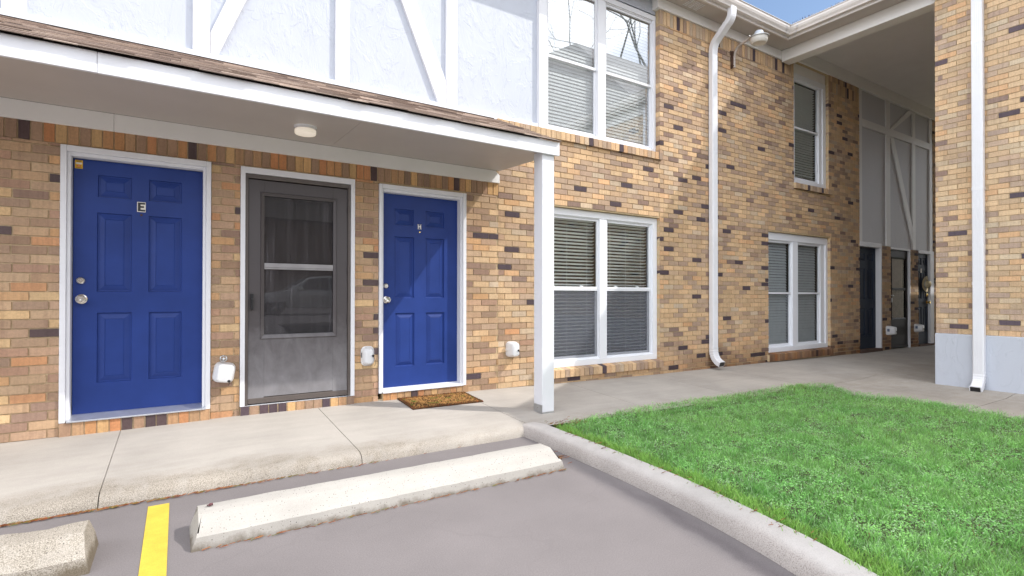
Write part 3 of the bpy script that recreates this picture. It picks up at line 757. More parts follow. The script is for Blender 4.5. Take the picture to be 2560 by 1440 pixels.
# structural wall behind everything (keeps the rooms dark)
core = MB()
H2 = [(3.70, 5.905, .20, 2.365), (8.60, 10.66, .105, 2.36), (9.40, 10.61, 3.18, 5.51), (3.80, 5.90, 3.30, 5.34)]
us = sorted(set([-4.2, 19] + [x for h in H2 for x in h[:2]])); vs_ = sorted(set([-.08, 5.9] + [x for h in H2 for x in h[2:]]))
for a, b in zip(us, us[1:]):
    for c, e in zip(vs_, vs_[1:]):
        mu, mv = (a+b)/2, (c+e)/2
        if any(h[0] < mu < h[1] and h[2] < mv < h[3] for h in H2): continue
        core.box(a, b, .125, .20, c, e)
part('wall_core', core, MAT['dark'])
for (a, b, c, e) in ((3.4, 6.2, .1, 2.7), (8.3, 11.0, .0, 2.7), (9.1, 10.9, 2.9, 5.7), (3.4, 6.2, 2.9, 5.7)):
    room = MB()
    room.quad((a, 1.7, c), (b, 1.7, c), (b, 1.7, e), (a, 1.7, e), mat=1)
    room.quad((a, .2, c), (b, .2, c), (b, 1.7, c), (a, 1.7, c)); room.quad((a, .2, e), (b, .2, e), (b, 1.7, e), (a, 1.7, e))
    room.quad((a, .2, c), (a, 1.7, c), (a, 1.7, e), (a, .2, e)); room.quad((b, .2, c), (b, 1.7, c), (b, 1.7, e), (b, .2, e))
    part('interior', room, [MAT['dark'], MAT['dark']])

# upper front: stucco and timbers
st = MB(); st.box(-4.2, 3.80, .085, .12, 3.2, 5.9); st.box(3.80, 5.904, .085, .12, 5.36, 5.9)
part('stucco_panel', st, MAT['stucco'])
def batten(pts, y0=.048, y1=.086, mat='white', name='timber_batten'):
    m_ = MB(); m_.prism([(x, y0, z) for x, z in pts], (0, y1-y0, 0)); return part(name, m_, MAT[mat], bevel=.003)
for a, b in ((-1.125, -.987), (.097, .227), (1.312, 1.452), (2.522, 2.656)):
    batten([(a, 3.376), (b, 3.376), (b, 5.9), (a, 5.9)])
batten([(-4.2, 3.30), (3.775, 3.30), (3.775, 3.374), (-4.2, 3.374)], .046)
batten([(.231, 3.56), (.231, 3.378), (.292, 3.378), (1.308, 5.9), (1.13, 5.9)], .050)
batten([(2.518, 3.376), (2.424, 3.376), (1.35, 5.9), (1.51, 5.9), (2.518, 3.63)], .050)
m_ = MB(); m_.box(3.78, 3.90, .035, .12, 3.31, 5.9); part('corner_board', m_, MAT['white'], bevel=.003)
rs = MB()
n_ = 36; w0 = (5.925-3.14)/n_
for k in range(n_):
    a = 3.14 + k*w0
    one_brick(rs, Pmain, a + JT/2, a + w0 - JT/2, 3.205, 3.305, -.035 + random.uniform(-.002, .002), .1, pick(PAL_R))
rs.box(3.14, 5.924, -.026, .1, 3.207, 3.297, (1, 1, 1), 1)
part('brick_sill', rs, BM)

# frieze, soffit, fascia, gutter, roof
fz = MB(); fz.box(5.84, 9.02, -.028, .10, 5.41, 5.558); part('frieze_board', fz, MAT['frieze'], bevel=.003)
fz = MB(); fz.box(9.205, 19, -.022, .1, 5.515, 5.742); part('frieze_board', fz, MAT['frieze'], bevel=.003)
sf = MB(); sf.box(-6, 8.97, -.318, .12, 5.56, 5.575); sf.box(8.652, 8.97, -12, -.32, 5.56, 5.575); part('soffit', sf, MAT['soffit'])
vt = MB()
for k in range(3):
    for j in range(6): vt.box(6.30 + k*.11, 6.385 + k*.11, -.245 + j*.03, -.235 + j*.03, 5.553, 5.5605)
part('soffit_vent', vt, MAT['white'])
fa = MB(); fa.box(-6, 8.655, -.345, -.319, 5.535, 5.72); fa.box(8.625, 8.651, -12, -.346, 5.535, 5.72); part('fascia_board', fa, MAT['gutter'])
GP = [(.0, 5.575), (.062, 5.575), (.070, 5.60), (.092, 5.632), (.104, 5.665), (.104, 5.70), (.116, 5.70), (.116, 5.708), (.092, 5.708), (.092, 5.69), (.0, 5.69)]
gu = MB()
gu.loft([[(-6, -.346-o, z) for o, z in GP], [(8.624-o, -.346-o, z) for o, z in GP]], cap1=False)
gu.loft([[(8.624-o, -.346-o, z) for o, z in GP], [(8.624-o, -12, z) for o, z in GP]], cap0=False)
# seam straps at the mitre
part('gutter', gu, MAT['gutter'], bevel=.002)
se = MB()
for d in (.10,):
    se.loft([[(8.624-o-d-.012, -.347-o-.002, z-.002) for o, z in GP[:6]], [(8.624-o-d, -.347-o-.002, z-.002) for o, z in GP[:6]]], closed=False)
    se.loft([[(8.623-o-.002, -.346-o-d, z-.002) for o, z in GP[:6]], [(8.623-o-.002, -.346-o-d-.012, z-.002) for o, z in GP[:6]]], closed=False)
part('gutter_strap', se, MAT['alum'])
rf = MB()
rf.hexa([(-6.3, -.40, 5.712), (8.8, -.40, 5.712), (8.8, 5, 7.3), (-6.3, 5, 7.3), (-6.3, -.40, 5.735), (8.8, -.40, 5.735), (8.8, 5, 7.33), (-6.3, 5, 7.33)], lin((150, 125, 112), .5))
rf.hexa([(8.8, -.12, 5.794), (20, -.12, 5.794), (20, 5, 7.3), (8.8, 5, 7.3), (8.8, -.12, 5.817), (20, -.12, 5.817), (20, 5, 7.33), (8.8, 5, 7.33)], lin((150, 125, 112), .5))
rf.hexa([(8.57, -12.3, 5.714), (8.57, .5, 5.714), (13, .5, 7.0), (13, -12.3, 7.0), (8.57, -12.3, 5.737), (8.57, .5, 5.737), (13, .5, 7.03), (13, -12.3, 7.03)], lin((150, 125, 112), .5))
rf.hexa([(13, -12.3, 7.0), (13, .5, 7.0), (17.4, .5, 5.7), (17.4, -12.3, 5.7), (13, -12.3, 7.03), (13, .5, 7.03), (17.4, .5, 5.73), (17.4, -12.3, 5.73)], lin((150, 125, 112), .5))
# leaf litter and shingle grit along the eave edge
for k in range(520):
    if random.random() < .5: x = random.uniform(5.5, 8.5); p = (x, -.385, 5.735)
    else: y = random.uniform(-4, -.4); p = (8.545, y, 5.735)
    near = math.hypot(p[0]-8.55, p[1]+.4) < .35
    h = random.uniform(.006, .022)*(2.0 if near else 1); wd = random.uniform(.003, .012)
    c = lin(random.choice([(120, 70, 50), (90, 75, 60)] if near else [(215, 210, 205), (150, 140, 135), (225, 225, 225)]), .6)
    rf.add([(p[0]-wd, p[1]-wd, p[2]-.004), (p[0]+wd, p[1]+wd, p[2]-.004), (p[0]+wd*.2, p[1], p[2]+h)], [(0, 1, 2)], c)
part('roof', rf, MAT['shingle'], recalc=False)

# breezeway: beam, ceiling, stucco and timbers
bm_ = MB(); bm_.box(8.97, 9.2, -2.6, -.029, 5.36, 5.556); part('beam', bm_, MAT['frieze'], bevel=.004)
ce = MB(); ce.box(9.201, 19, -2.3, .1, 5.744, 5.76); part('ceiling', ce, MAT['ceilgray'])
sg = MB(); sg.box(11.90, 15.45, .035, .10, 2.30, 5.6); part('stucco_panel', sg, MAT['stucco_gray'])
for pts in ([(11.815, 2.36), (11.945, 2.36), (11.945, 5.514), (11.815, 5.514)], [(13.03, 2.33), (13.215, 2.33), (13.215, 5.514), (13.03, 5.514)],
            [(14.33, 2.31), (14.49, 2.31), (14.49, 5.514), (14.33, 5.514)], [(15.27, 2.31), (15.44, 2.31), (15.44, 5.514), (15.27, 5.514)]):
    batten(pts, .008, .036, 'trimgray')
batten([(11.95, 4.76), (15.26, 4.76), (15.26, 4.915), (11.95, 4.915)], .004, .036, 'trimgray')
batten([(13.22, 4.917), (13.36, 4.917), (14.32, 5.45), (14.32, 5.514), (14.18, 5.514)], .010, .036, 'trimgray')
batten([(13.22, 4.757), (13.40, 4.757), (14.47, 2.56), (14.45, 2.33), (14.38, 2.33)], .011, .036, 'trimgray')

# ---- windows
def slats(m, x0, x1, z0, z1, y, pitch, tilt, depth=.05, th=.0012):
    z = z1 - pitch
    while z > z0:
        dz, dy = math.sin(tilt)*depth/2, math.cos(tilt)*depth/2
        sg_ = random.uniform(-.0012, .0012)
        m.hexa([(x0, y-dy, z-dz), (x1, y-dy, z-dz+sg_), (x1, y+dy, z+dz+sg_), (x0, y+dy, z+dz),
                (x0, y-dy, z-dz+th), (x1, y-dy, z-dz+th+sg_), (x1, y+dy, z+dz+th+sg_), (x0, y+dy, z+dz+th)])
        z -= pitch
    for f in (.14, .5, .86):
        xx = x0 + (x1-x0)*f; m.box(xx-.001, xx+.001, y-depth*.52, y-depth*.5, z0, z1)
    m.box(x0, x1, y-.014, y+.014, z1-.02, z1)
def frame_rect(m, x0, x1, z0, z1, w_, y0, y1, wt=None, wb=None):
    wt = wt or w_; wb = wb or w_
    m.box(x0, x0+w_, y0, y1, z0, z1); m.box(x1-w_, x1, y0, y1, z0, z1)
    m.box(x0+w_, x1-w_, y0, y1, z1-wt, z1); m.box(x0+w_, x1-w_, y0, y1, z0, z0+wb)
def window(x0, x1, z0, z1, yf, sashes, zm, mat, glass, blind, pitch, tilt, screen=False, fill=(), wt=.06, wb=.06, wl=.07, mull=None, bmat='blind', dblind=.075, lowgap=0):
    """outer frame x0..x1, z0..z1; front at yf; sashes = list of (xa, xb); zm = meeting rail centre"""
    wroot = MB()
    frame_rect(wroot, x0, x1, z0, z1, wl, yf, yf+.09, wt, wb)
    frame_rect(wroot, x0+wl*.5, x1-wl*.5, z0+wb*.5, z1-wt*.5, wl*.5+.012, yf+.018, yf+.095, wt*.5+.012, wb*.5+.012)
    if mull: wroot.box(mull[0], mull[1], yf+.006, yf+.09, z0+wb, z1-wt)
    for a, b in fill: wroot.box(a, b, yf+.022, yf+.09, z0+wb, z1-wt)
    win = part('window', wroot, mat, bevel=.003)
    for xa, xb in sashes:
        s1 = MB(); frame_rect(s1, xa, xb, zm-.015, z1-wt-.01, .03, yf+.03, yf+.055, .03, .035); s1.build('upper_sash', mat, win, bevel=.002)
        s2 = MB(); frame_rect(s2, xa, xb, z0+wb+.008, zm+.02, .03, yf+.056, yf+.078, .035, .045); s2.build('lower_sash', mat, win, bevel=.002)
        p = MB(); p.quad((xa+.03, yf+.042, zm+.02), (xb-.03, yf+.042, zm+.02), (xb-.03, yf+.042, z1-wt-.04), (xa+.03, yf+.042, z1-wt-.04))
        p.quad((xa+.03, yf+.066, z0+wb+.053), (xb-.03, yf+.066, z0+wb+.053), (xb-.03, yf+.066, zm-.015), (xa+.03, yf+.066, zm-.015))
        p.build('glass_pane', glass, win, recalc=False)
        if screen:
            sc_ = MB(); sc_.quad((xa+.012, yf+.04, z0+wb+.02), (xb-.012, yf+.04, z0+wb+.02), (xb-.012, yf+.04, zm-.016), (xa+.012, yf+.04, zm-.016))
            sc_.build('insect_screen', MAT['screen'], win, recalc=False)
            fr_ = MB(); frame_rect(fr_, xa+.002, xb-.002, z0+wb+.009, zm-.016, .016, yf+.032, yf+.046); fr_.build('screen_frame', MAT['vinyl'], win)
        bl = MB(); slats(bl, xa+.02, xb-.02, z0+wb+.05+lowgap, z1-wt-.03, yf+dblind+.045, pitch, tilt); bl.build('blind', MAT[bmat], win)
        if screen:
            for f in (.24, .72):
                lk = MB(); cx = xa + (xb-xa)*f; lk.box(cx-.022, cx+.022, yf+.045, yf+.07, zm+.02, zm+.032); lk.box(cx-.03, cx, yf+.045, yf+.055, zm+.03, zm+.04)
                lk.build('sash_lock', MAT['vinyl'], win)
    return win
W1 = window(3.72, 5.90, .318, 2.36, .055, [(3.81, 4.80), (4.93, 5.80)], 1.335, MAT['vinyl'], MAT['glass'], True, .0455, R(-20), screen=True, wt=.085, wb=.075, wl=.085, mull=(4.80, 4.93), bmat='blindopen')
W2 = window(8.62, 10.655, .245, 2.355, .055, [(8.70, 9.455), (9.63, 10.44)], 1.285, MAT['vinyl'], MAT['glass'], True, .05, R(66), fill=((10.442, 10.58),), wt=.13, wb=.08, wl=.07, mull=(9.455, 9.63), bmat='blindgray')
for ch in list(W2.children): pass
W2['label'] = 'window with closed gray blinds'
W3 = window(9.42, 10.605, 3.30, 5.33, .055, [(9.46, 10.40)], 4.345, MAT['vinyl'], MAT['glass'], True, 0.048, R(-22), fill=((10.402, 10.50),), wt=.10, wb=.08, wl=.10, bmat='blindopen')
hp = MB(); hp.box(9.42, 10.60, .06, .11, 5.335, 5.512); hp.build('header_panel', MAT['frieze'], W3, bevel=.003)
WU = window(3.905, 5.90, 3.315, 5.335, .075, [(3.940, 4.79), (4.93, 5.858)], 4.30, MAT['white'], MAT['glassup'], True, .046, R(76), wt=.07, wb=.06, wl=.045, mull=(4.79, 4.93), bmat='blind', dblind=.06)
def sill(win, x0, x1, z0, z1, pal, y0=-.045, slope=.02, dark=0):
    m_ = MB(); n = round((x1-x0)/.079); st_ = (x1-x0)/n
    for k in range(n):
        a = x0 + k*st_ + JT/2; b = a + st_ - JT; c = pick(pal); j = random.uniform(-.002, .002)
        m_.hexa([(a, y0+j, z0), (b, y0+j, z0), (b, .06, z0), (a, .06, z0), (a, y0+j, z1-slope), (b, y0+j, z1-slope), (b, .06, z1), (a, .06, z1)], c)
    m_.hexa([(x0+.002, y0+.007, z0+.003), (x1-.002, y0+.007, z0+.003), (x1-.002, .058, z0+.003), (x0+.002, .058, z0+.003),
             (x0+.002, y0+.007, z1-slope-.006), (x1-.002, y0+.007, z1-slope-.006), (x1-.002, .058, z1-.006), (x0+.002, .058, z1-.006)], (.5, .45, .4), 1)
    m_.build('brick_sill', BM, win)
sill(W1, 3.66, 5.93, .203, .318, PAL_R); sill(W2, 8.56, 10.67, .108, .245, PAL_L); sill(W3, 9.38, 10.66, 3.185, 3.30, PAL_R)

# ---- doors
def panel_door(parent_name, x0, x1, z0, z1, y, panels, mat):
    m_ = MB()
    us = sorted(set([x0, x1] + [v for p in panels for v in (p[0], p[1])])); zs_ = sorted(set([z0, z1] + [v for p in panels for v in (p[2], p[3])]))
    for a, b in zip(us, us[1:]):
        for c, e in zip(zs_, zs_[1:]):
            mu, mv = (a+b)/2, (c+e)/2
            if any(p[0] < mu < p[1] and p[2] < mv < p[3] for p in panels): continue
            m_.quad((a, y, c), (b, y, c), (b, y, e), (a, y, e))
    def ring(p, i, d): return [(p[0]+i, y+d, p[2]+i), (p[1]-i, y+d, p[2]+i), (p[1]-i, y+d, p[3]-i), (p[0]+i, y+d, p[3]-i)]
    for p in panels:
        m_.loft([ring(p, 0, 0), ring(p, .005, .015), ring(p, .013, .016), ring(p, .05, .003), ring(p, .053, .006), ring(p, .056, .004)], cap0=False, cap1=True)
    m_.quad((x0, y, z0), (x0, y+.04, z0), (x0, y+.04, z1), (x0, y, z1)); m_.quad((x1, y, z0), (x1, y+.04, z0), (x1, y+.04, z1), (x1, y, z1))
    return part(parent_name, m_, mat, recalc=False)
def casing(door, x0, x1, z0, z1, l, r_, t_, y0=-.018, y1=.115):
    m_ = MB()
    for (a, b, c, e) in ((x0, x0+l*.62, z0, z1), (x1-r_*.62, x1, z0, z1), (x0+l*.62, x1-r_*.62, z1-t_*.62, z1)):
        m_.box(a, b, y0, y1, c, e)
    for (a, b, c, e) in ((x0+l*.62, x0+l, z0+.012, z1-t_*.62), (x1-r_, x1-r_*.62, z0+.012, z1-t_*.62), (x0+l, x1-r_, z1-t_, z1-t_*.62)):
        m_.box(a, b, y0+.022, y1, c, e)
    return m_.build('door_casing', MAT['white'], door, bevel=.004)
def knob(door, x, z, y, mat, r=.029, name='door_knob'):
    m_ = MB(); m_.lathe((x, y, z), (0, -1, 0), [(r*1.12, 0), (r*1.12, .006), (r*.95, .010), (r*.42, .014), (r*.40, .034), (r*.75, .042), (r, .052), (r*.98, .064), (r*.7, .071), (r*.3, .071), (.001, .069)], 24)
    return m_.build(name, mat, door, smooth=True)
def deadbolt(door, x, z, y, mat, r=.028):
    m_ = MB(); m_.lathe((x, y, z), (0, -1, 0), [(r*1.15, 0), (r*1.1, .008), (r*.85, .020), (r*.62, .024), (r*.6, .021), (.001, .021)], 24)
    m_.box(x-.002, x+.002, y-.0225, y-.02, z-.008, z+.006)
    return m_.build('deadbolt', mat, door, smooth=True)
def threshold(door, x0, x1, z0, z1, mat):
    m_ = MB(); m_.hexa([(x0, -.035, z0), (x1, -.035, z0), (x1, .10, z0), (x0, .10, z0), (x0, -.035, z0+.012), (x1, -.035, z0+.012), (x1, .10, z1), (x0, .10, z1)])
    return m_.build('threshold', mat, door, bevel=.002)
def door_sill(door, x0, x1, z0, z1, pal):
    m_ = MB(); n = round((x1-x0)/.076); st_ = (x1-x0)/n
    for k in range(n):
        a = x0 + k*st_ + JT/2
        one_brick(m_, Pmain, a, a+st_-JT, z0, z1, -.022, .1, pick(pal))
    m_.box(x0+.001, x1-.001, -.014, .1, z0, z1-.004, (.8, .8, .8), 1)
    m_.build('brick_sill', BM, door)
yl = .085
PE = [(-.552, -.328, 2.03, 2.208), (-.212, .022, 2.03, 2.208), (-.556, -.327, 1.262, 1.902), (-.212, .024, 1.262, 1.902), (-.553, -.325, .528, 1.092), (-.208, .026, .528, 1.092)]
DE = panel_door('front_door', -.705, .180, .285, 2.322, yl, PE, MAT['blue'])
DE['label'] = 'blue door with white E plate'
casing(DE, -.772, .240, .245, 2.400, .062, .060, .075)
threshold(DE, -.725, .205, .245, .292, MAT['alum'])
door_sill(DE, -.772, .240, .12, .243, PAL_S + [((200,165,120),30)])
deadbolt(DE, -.655, 1.350, yl, MAT['chrome']); knob(DE, -.650, 1.203, yl, MAT['chrome'], .034)
lp = MB(); lp.box(-.293, -.233, yl-.004, yl, 1.930, 2.014); LPE = lp.build('letter_plate', MAT['st_wht'], DE, bevel=.002)
le = MB(); yy = yl-.0065
for (a, b, c, e) in ((-.287, -.269, 1.936, 2.008), (-.269, -.237, 1.994, 2.008), (-.269, -.245, 1.966, 1.980), (-.269, -.237, 1.936, 1.950)): le.box(a, b, yy, yl-.0045, c, e)
le.build('letter', MAT['black'], DE)
ph = MB(); ph.lathe((-.263, yl, 1.905), (0, -1, 0), [(.009, 0), (.008, .004), (.005, .004), (.001, .003)], 14); ph.build('peephole', MAT['rust'], DE)
sk = MB(); sk.box(-.697, -.648, yl-.0015, yl, 2.243, 2.310)
sk.box(-.692, -.653, yl-.0022, yl-.0016, 2.277, 2.291, mat=1); sk.box(-.685, -.660, yl-.0022, yl-.0016, 2.258, 2.268, mat=2)
sk.box(-.681, -.664, yl-.0026, yl-.0022, 2.2615, 2.2645, mat=1)
for k, zz in enumerate((2.304, 2.299, 2.295)): sk.box(-.690+.003*k, -.655-.002*k, yl-.0022, yl-.0016, zz, zz+.0022, mat=3)
for zz in (2.251, 2.247): sk.box(-.690, -.655, yl-.0022, yl-.0016, zz, zz+.0018, mat=3)
sk.build('sticker', [MAT['st_yel'], MAT['st_wht'], MAT['st_red'], MAT['st_ink']], DE)

PH = [(1.935, 2.150, 1.983, 2.160), (2.290, 2.512, 1.985, 2.160), (1.937, 2.158, 1.208, 1.863), (2.292, 2.514, 1.208, 1.863), (1.948, 2.163, .478, 1.048), (2.298, 2.518, .478, 1.048)]
DH = panel_door('front_door', 1.795, 2.682, .262, 2.312, yl, PH, MAT['blue'])
DH['label'] = 'blue door with small silver H'
casing(DH, 1.740, 2.742, .228, 2.386, .050, .066, .075)
threshold(DH, 1.78, 2.70, .228, .268, MAT['white'])
door_sill(DH, 1.78, 2.77, .12, .226, PAL_S + [((205,165,120),40)])
deadbolt(DH, 1.842, 1.335, yl, MAT['chrome']); knob(DH, 1.845, 1.190, yl, MAT['chrome'], .033)
lh = MB(); x_, z_ = 2.200, 1.955
for (a, b, c, e) in ((0, .011, 0, .056), (.026, .037, 0, .056), (.011, .026, .024, .033), (-.004, .015, 0, .006), (.022, .041, 0, .006), (-.004, .015, .05, .056), (.022, .041, .05, .056)):
    lh.box(x_+a, x_+b, yl-.004, yl, z_+c, z_+e)
lh.build('letter', MAT['st_wht'], DH)
ph = MB(); ph.lathe((2.222, yl, 1.925), (0, -1, 0), [(.008, 0), (.007, .004), (.004, .004), (.001, .003)], 14); ph.build('peephole', MAT['brass'], DH)

# storm door
def storm(x0, x1, z0, z1, y, gx0, gx1, gz0, gzm, gz1, mat, rail, glass, hmat, back=.09):
    m_ = MB()
    for (a, b, c, e) in ((x0, gx0, z0, z1), (gx1, x1, z0, z1), (gx0, gx1, gz1, z1), (gx0, gx1, z0+.055, gz0)): m_.box(a, b, y, y+.03, c, e)
    d = part('storm_door', m_, mat, bevel=.002)
    k = MB(); k.hexa([(x0, y-.008, z0), (x1, y-.008, z0), (x1, y+.02, z0), (x0, y+.02, z0), (x0, y-.008, z0+.045), (x1, y-.008, z0+.045), (x1, y+.02, z0+.056), (x0, y+.02, z0+.056)])
    k.build('kick_rail', rail, d, bevel=.002)
    f_ = MB(); o = [(gx0-.034, gz0-.042), (gx1+.034, gz0-.042), (gx1+.034, gz1+.036), (gx0-.034, gz1+.036)]; i = [(gx0, gz0), (gx1, gz0), (gx1, gz1), (gx0, gz1)]
    f_.loft([[(a, y-.001, c) for a, c in o], [(a, y-.014, c) for a, c in [(p+(q-p)*.2, r_+(s_-r_)*.2) for (p, r_), (q, s_) in zip(o, i)]], [(a, y-.004, c) for a, c in i], [(a, y+.02, c) for a, c in i]], cap0=False, cap1=False)
    f_.build('glazing_frame', mat, d, recalc=True)
    r1 = MB(); r1.box(gx0+.001, gx1-.001, y-.010, y+.018, gzm-.020, gzm+.020); r1.box(gx0+.001, gx1-.001, y-.004, y+.018, gzm-.036, gzm-.021); r1.build('middle_rail', rail if mat is not MAT['storm'] else MAT['alumdull'], d, bevel=.002)
    for c, e, n in ((gz0, gzm-.036, 'glass_pane'), (gzm+.02, gz1, 'glass_pane')):
        p = MB(); p.quad((gx0, y+.012, c), (gx1, y+.012, c), (gx1, y+.012, e), (gx0, y+.012, e)); p.build(n, glass, d, recalc=False)
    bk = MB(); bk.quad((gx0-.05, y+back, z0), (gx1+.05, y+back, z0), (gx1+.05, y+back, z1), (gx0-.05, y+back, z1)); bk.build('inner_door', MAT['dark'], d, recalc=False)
    return d
MAT['alumdull'] = simple('dull_aluminium', (.30, .29, .30), .45, .2, .1, 8)
DS = storm(.535, 1.425, .248, 2.292, .012, .668, 1.284, .872, 1.512, 2.150, MAT['storm'], MAT['bronzerail'], MAT['glassdark'], MAT['black'])
DS['label'] = 'gray storm door with two glass panes'
m_ = MB(); frame_rect(m_, .470, 1.490, .235, 2.395, .038, -.018, .11, .055, .001); m_.build('door_casing', MAT['white'], DS, bevel=.003)
m_ = MB()
m_.box(.509, .533, -.006, .10, .235, 2.338); m_.box(1.427, 1.451, -.006, .10, .235, 2.338); m_.box(.533, 1.427, -.006, .10, 2.300, 2.338)
m_.build('metal_frame', MAT['bronzerail'], DS, bevel=.002)
door_sill(DS, .470, 1.490, .12, .232, PAL_S + [((84,72,82),40)])
h_ = MB(); h_.hexa([(.556, -.012, 1.10), (.574, -.012, 1.10), (.574, .012, 1.10), (.556, .012, 1.10), (.553, -.020, 1.25), (.577, -.020, 1.25), (.577, .012, 1.25), (.553, .012, 1.25)])
h_.hexa([(.558, -.05, 1.105), (.572, -.05, 1.105), (.572, -.038, 1.10), (.558, -.038, 1.10), (.558, -.055, 1.20), (.572, -.055, 1.20), (.572, -.04, 1.20), (.558, -.04, 1.20)])
h_.box(.558, .572, -.052, -.015, 1.195, 1.21)
h_.build('handle', MAT['black'], DS, bevel=.003)
for z in (.42, .95, 1.45, 2.05):
    hg = MB(); hg.tube([(1.428, -.012, z), (1.428, -.012, z+.075)], .006, 8); hg.build('hinge', MAT['bronzerail'], DS, smooth=True)

# breezeway doors
PB = lambda a, b: [(a+.13*(b-a), a+.43*(b-a), 1.98, 2.14), (a+.57*(b-a), a+.87*(b-a), 1.98, 2.14), (a+.13*(b-a), a+.43*(b-a), 1.17, 1.82), (a+.57*(b-a), a+.87*(b-a), 1.17, 1.82), (a+.13*(b-a), a+.43*(b-a), .40, .98), (a+.57*(b-a), a+.87*(b-a), .40, .98)]
D1 = panel_door('front_door', 11.86, 12.70, .13, 2.262, .09, PB(11.86, 12.70), MAT['navy']); D1['label'] = 'dark navy panel door'
m_ = MB(); m_.box(12.705, 12.757, -.012, .11, .10, 2.362); m_.box(11.815, 12.704, -.012, .11, 2.265, 2.362); m_.build('door_casing', MAT['white'], D1, bevel=.003)
m_ = MB(); m_.box(11.82, 12.757, -.02, .11, .03, .125); m_.build('threshold', MAT['rust'], D1)
D2 = storm(13.215, 14.115, .085, 2.262, .035, 13.33, 13.98, .75, 1.40, 2.07, MAT['darkbronze'], MAT['darkbronze'], MAT['glassdark'], MAT['brass'], back=.06); D2['label'] = 'dark bronze storm door'
m_ = MB(); m_.box(14.12, 14.157, -.008, .11, .06, 2.30); m_.box(13.203, 14.119, -.008, .11, 2.266, 2.31); m_.build('door_casing', MAT['white'], D2)
cu = MB(); cu.quad((13.33, .085, 1.42), (13.98, .085, 1.42), (13.98, .085, 2.07), (13.33, .085, 2.07)); cu.build('pane_backing', simple('pale_backing', (.42, .38, .35), .7), D2, recalc=False)  # even pale sheet behind the upper pane
h_ = MB(); h_.box(13.245, 13.265, -.0, .034, 1.10, 1.20); h_.tube([(13.255, -.03, 1.25), (13.255, .03, 1.25)], .014, 10); h_.build('handle', MAT['galv'], D2)
D3 = panel_door('front_door', 14.62, 15.24, .11, 2.235, .045, PB(14.62, 15.24), MAT['navy']); D3['label'] = 'dark navy panel door with brass knob'
m_ = MB(); m_.box(15.242, 15.445, -.010, .09, .06, 2.315); m_.box(14.605, 15.241, -.010, .09, 2.24, 2.315); m_.build('door_casing', MAT['white'], D3, bevel=.003)
m_ = MB(); m_.box(14.605, 15.42, -.02, .09, .03, .105); m_.build('threshold', MAT['rust'], D3)
deadbolt(D3, 15.185, 1.262, .045, MAT['brass'], .034); knob(D3, 15.185, 1.09, .045, MAT['brass'], .036)
m_ = MB(); m_.box(14.83, 14.90, .040, .044, 1.79, 1.89); m_.build('letter_plate', MAT['st_wht'], D3)

# ---- porch canopy
cano = MB()
XC0, XC1, YF = -4.2, 3.165, -1.15
fb = MB(); fb.box(XC0, -.432, YF-.02, YF+.005, 2.614, 2.745); fb.box(-.430, XC1+.008, YF-.0205, YF+.005, 2.613, 2.744)
part('canopy_fascia', fb, MAT['white'], bevel=.002)
cs = MB()
for xa, xb in ((XC0, -1.31), (-1.306, 1.252), (1.2545, XC1)):
    cs.hexa([(xa, YF+.006, 2.640), (xb, YF+.006, 2.640), (xb, -.031, 2.690), (xa, -.031, 2.690), (xa, YF+.006, 2.652), (xb, YF+.006, 2.652), (xb, -.031, 2.702), (xa, -.031, 2.702)])
part('canopy_soffit', cs, MAT['soffit'])
cf = MB(); cf.box(XC0, -.442, -.030, -.002, 2.550, 2.689); cf.prism([(-.440, -.030, 2.550), (3.170, -.030, 2.550), (3.170, -.030, 2.640), (3.115, -.030, 2.689), (-.440, -.030, 2.689)], (0, .028, 0)); part('canopy_frieze', cf, MAT['frieze'], bevel=.002)
en = MB(); en.prism([(XC1-.02, YF+.006, 2.653), (XC1-.02, -.002, 2.703), (XC1-.02, -.002, 3.26), (XC1-.02, YF+.006, 2.73)], (.018, 0, 0)); part('canopy_gable', en, MAT['white'])
shm = MB()
YE, ZE, YT, ZT = YF-.055, 2.744, .045, 3.318
nrow = 11
L_ = math.hypot(YT-YE, ZT-ZE); ay, az = (YT-YE)/L_, (ZT-ZE)/L_
for r_ in range(nrow):
    s0 = r_*L_/nrow; s1 = min(L_, s0 + L_/nrow*1.25)
    x = XC0 + random.uniform(-.3, 0)
    while x < XC1 + .01:
        wdt = random.choice([.17, .30, .31, .33, .16]); x2 = min(x + wdt, XC1 + .012)
        x1_ = max(x + .003, XC0)
        if x2 - x1_ > .02:
            j = random.uniform(-.006, .006); lift = random.choice([0, 0, 0, .001, .003]) + .008
            g_ = random.uniform(.75, 1.15); c = lin(random.choice([(188, 168, 154), (172, 152, 140), (204, 184, 170), (158, 140, 130)]), .72*g_)
            def pt(xx, s, hh): return (xx, YE + ay*s - az*hh, ZE + az*s + ay*hh)
            l2 = lift + random.uniform(0, .002)
            shm.hexa([pt(x1_, s0+j, lift-.006), pt(x2, s0+j, l2-.006), pt(x2, s1, -.001), pt(x1_, s1, -.001), pt(x1_, s0+j, lift), pt(x2, s0+j, l2), pt(x2, s1, .001), pt(x1_, s1, .001)], c)
        x = x2
shm.hexa([(XC0, YE+.03, ZE+.006), (XC1, YE+.03, ZE+.006), (XC1, YT, ZT-.012), (XC0, YT, ZT-.012), (XC0, YE+.03, ZE+.010), (XC1, YE+.03, ZE+.010), (XC1, YT, ZT-.002), (XC0, YT, ZT-.002)], lin((70, 60, 56), .4))
shm.box(XC0, 3.13, .030, .046, 3.296, 3.322, lin((60, 50, 46), .35))
part('canopy_shingles', shm, MAT['shingle'])
po = MB(); po.box(2.985, 3.128, YF+.008, YF+.150, .10, 2.642); PO = part('porch_post', po, MAT['white'], bevel=.004)
pb = MB(); zb = zs(3.05, -1.1)
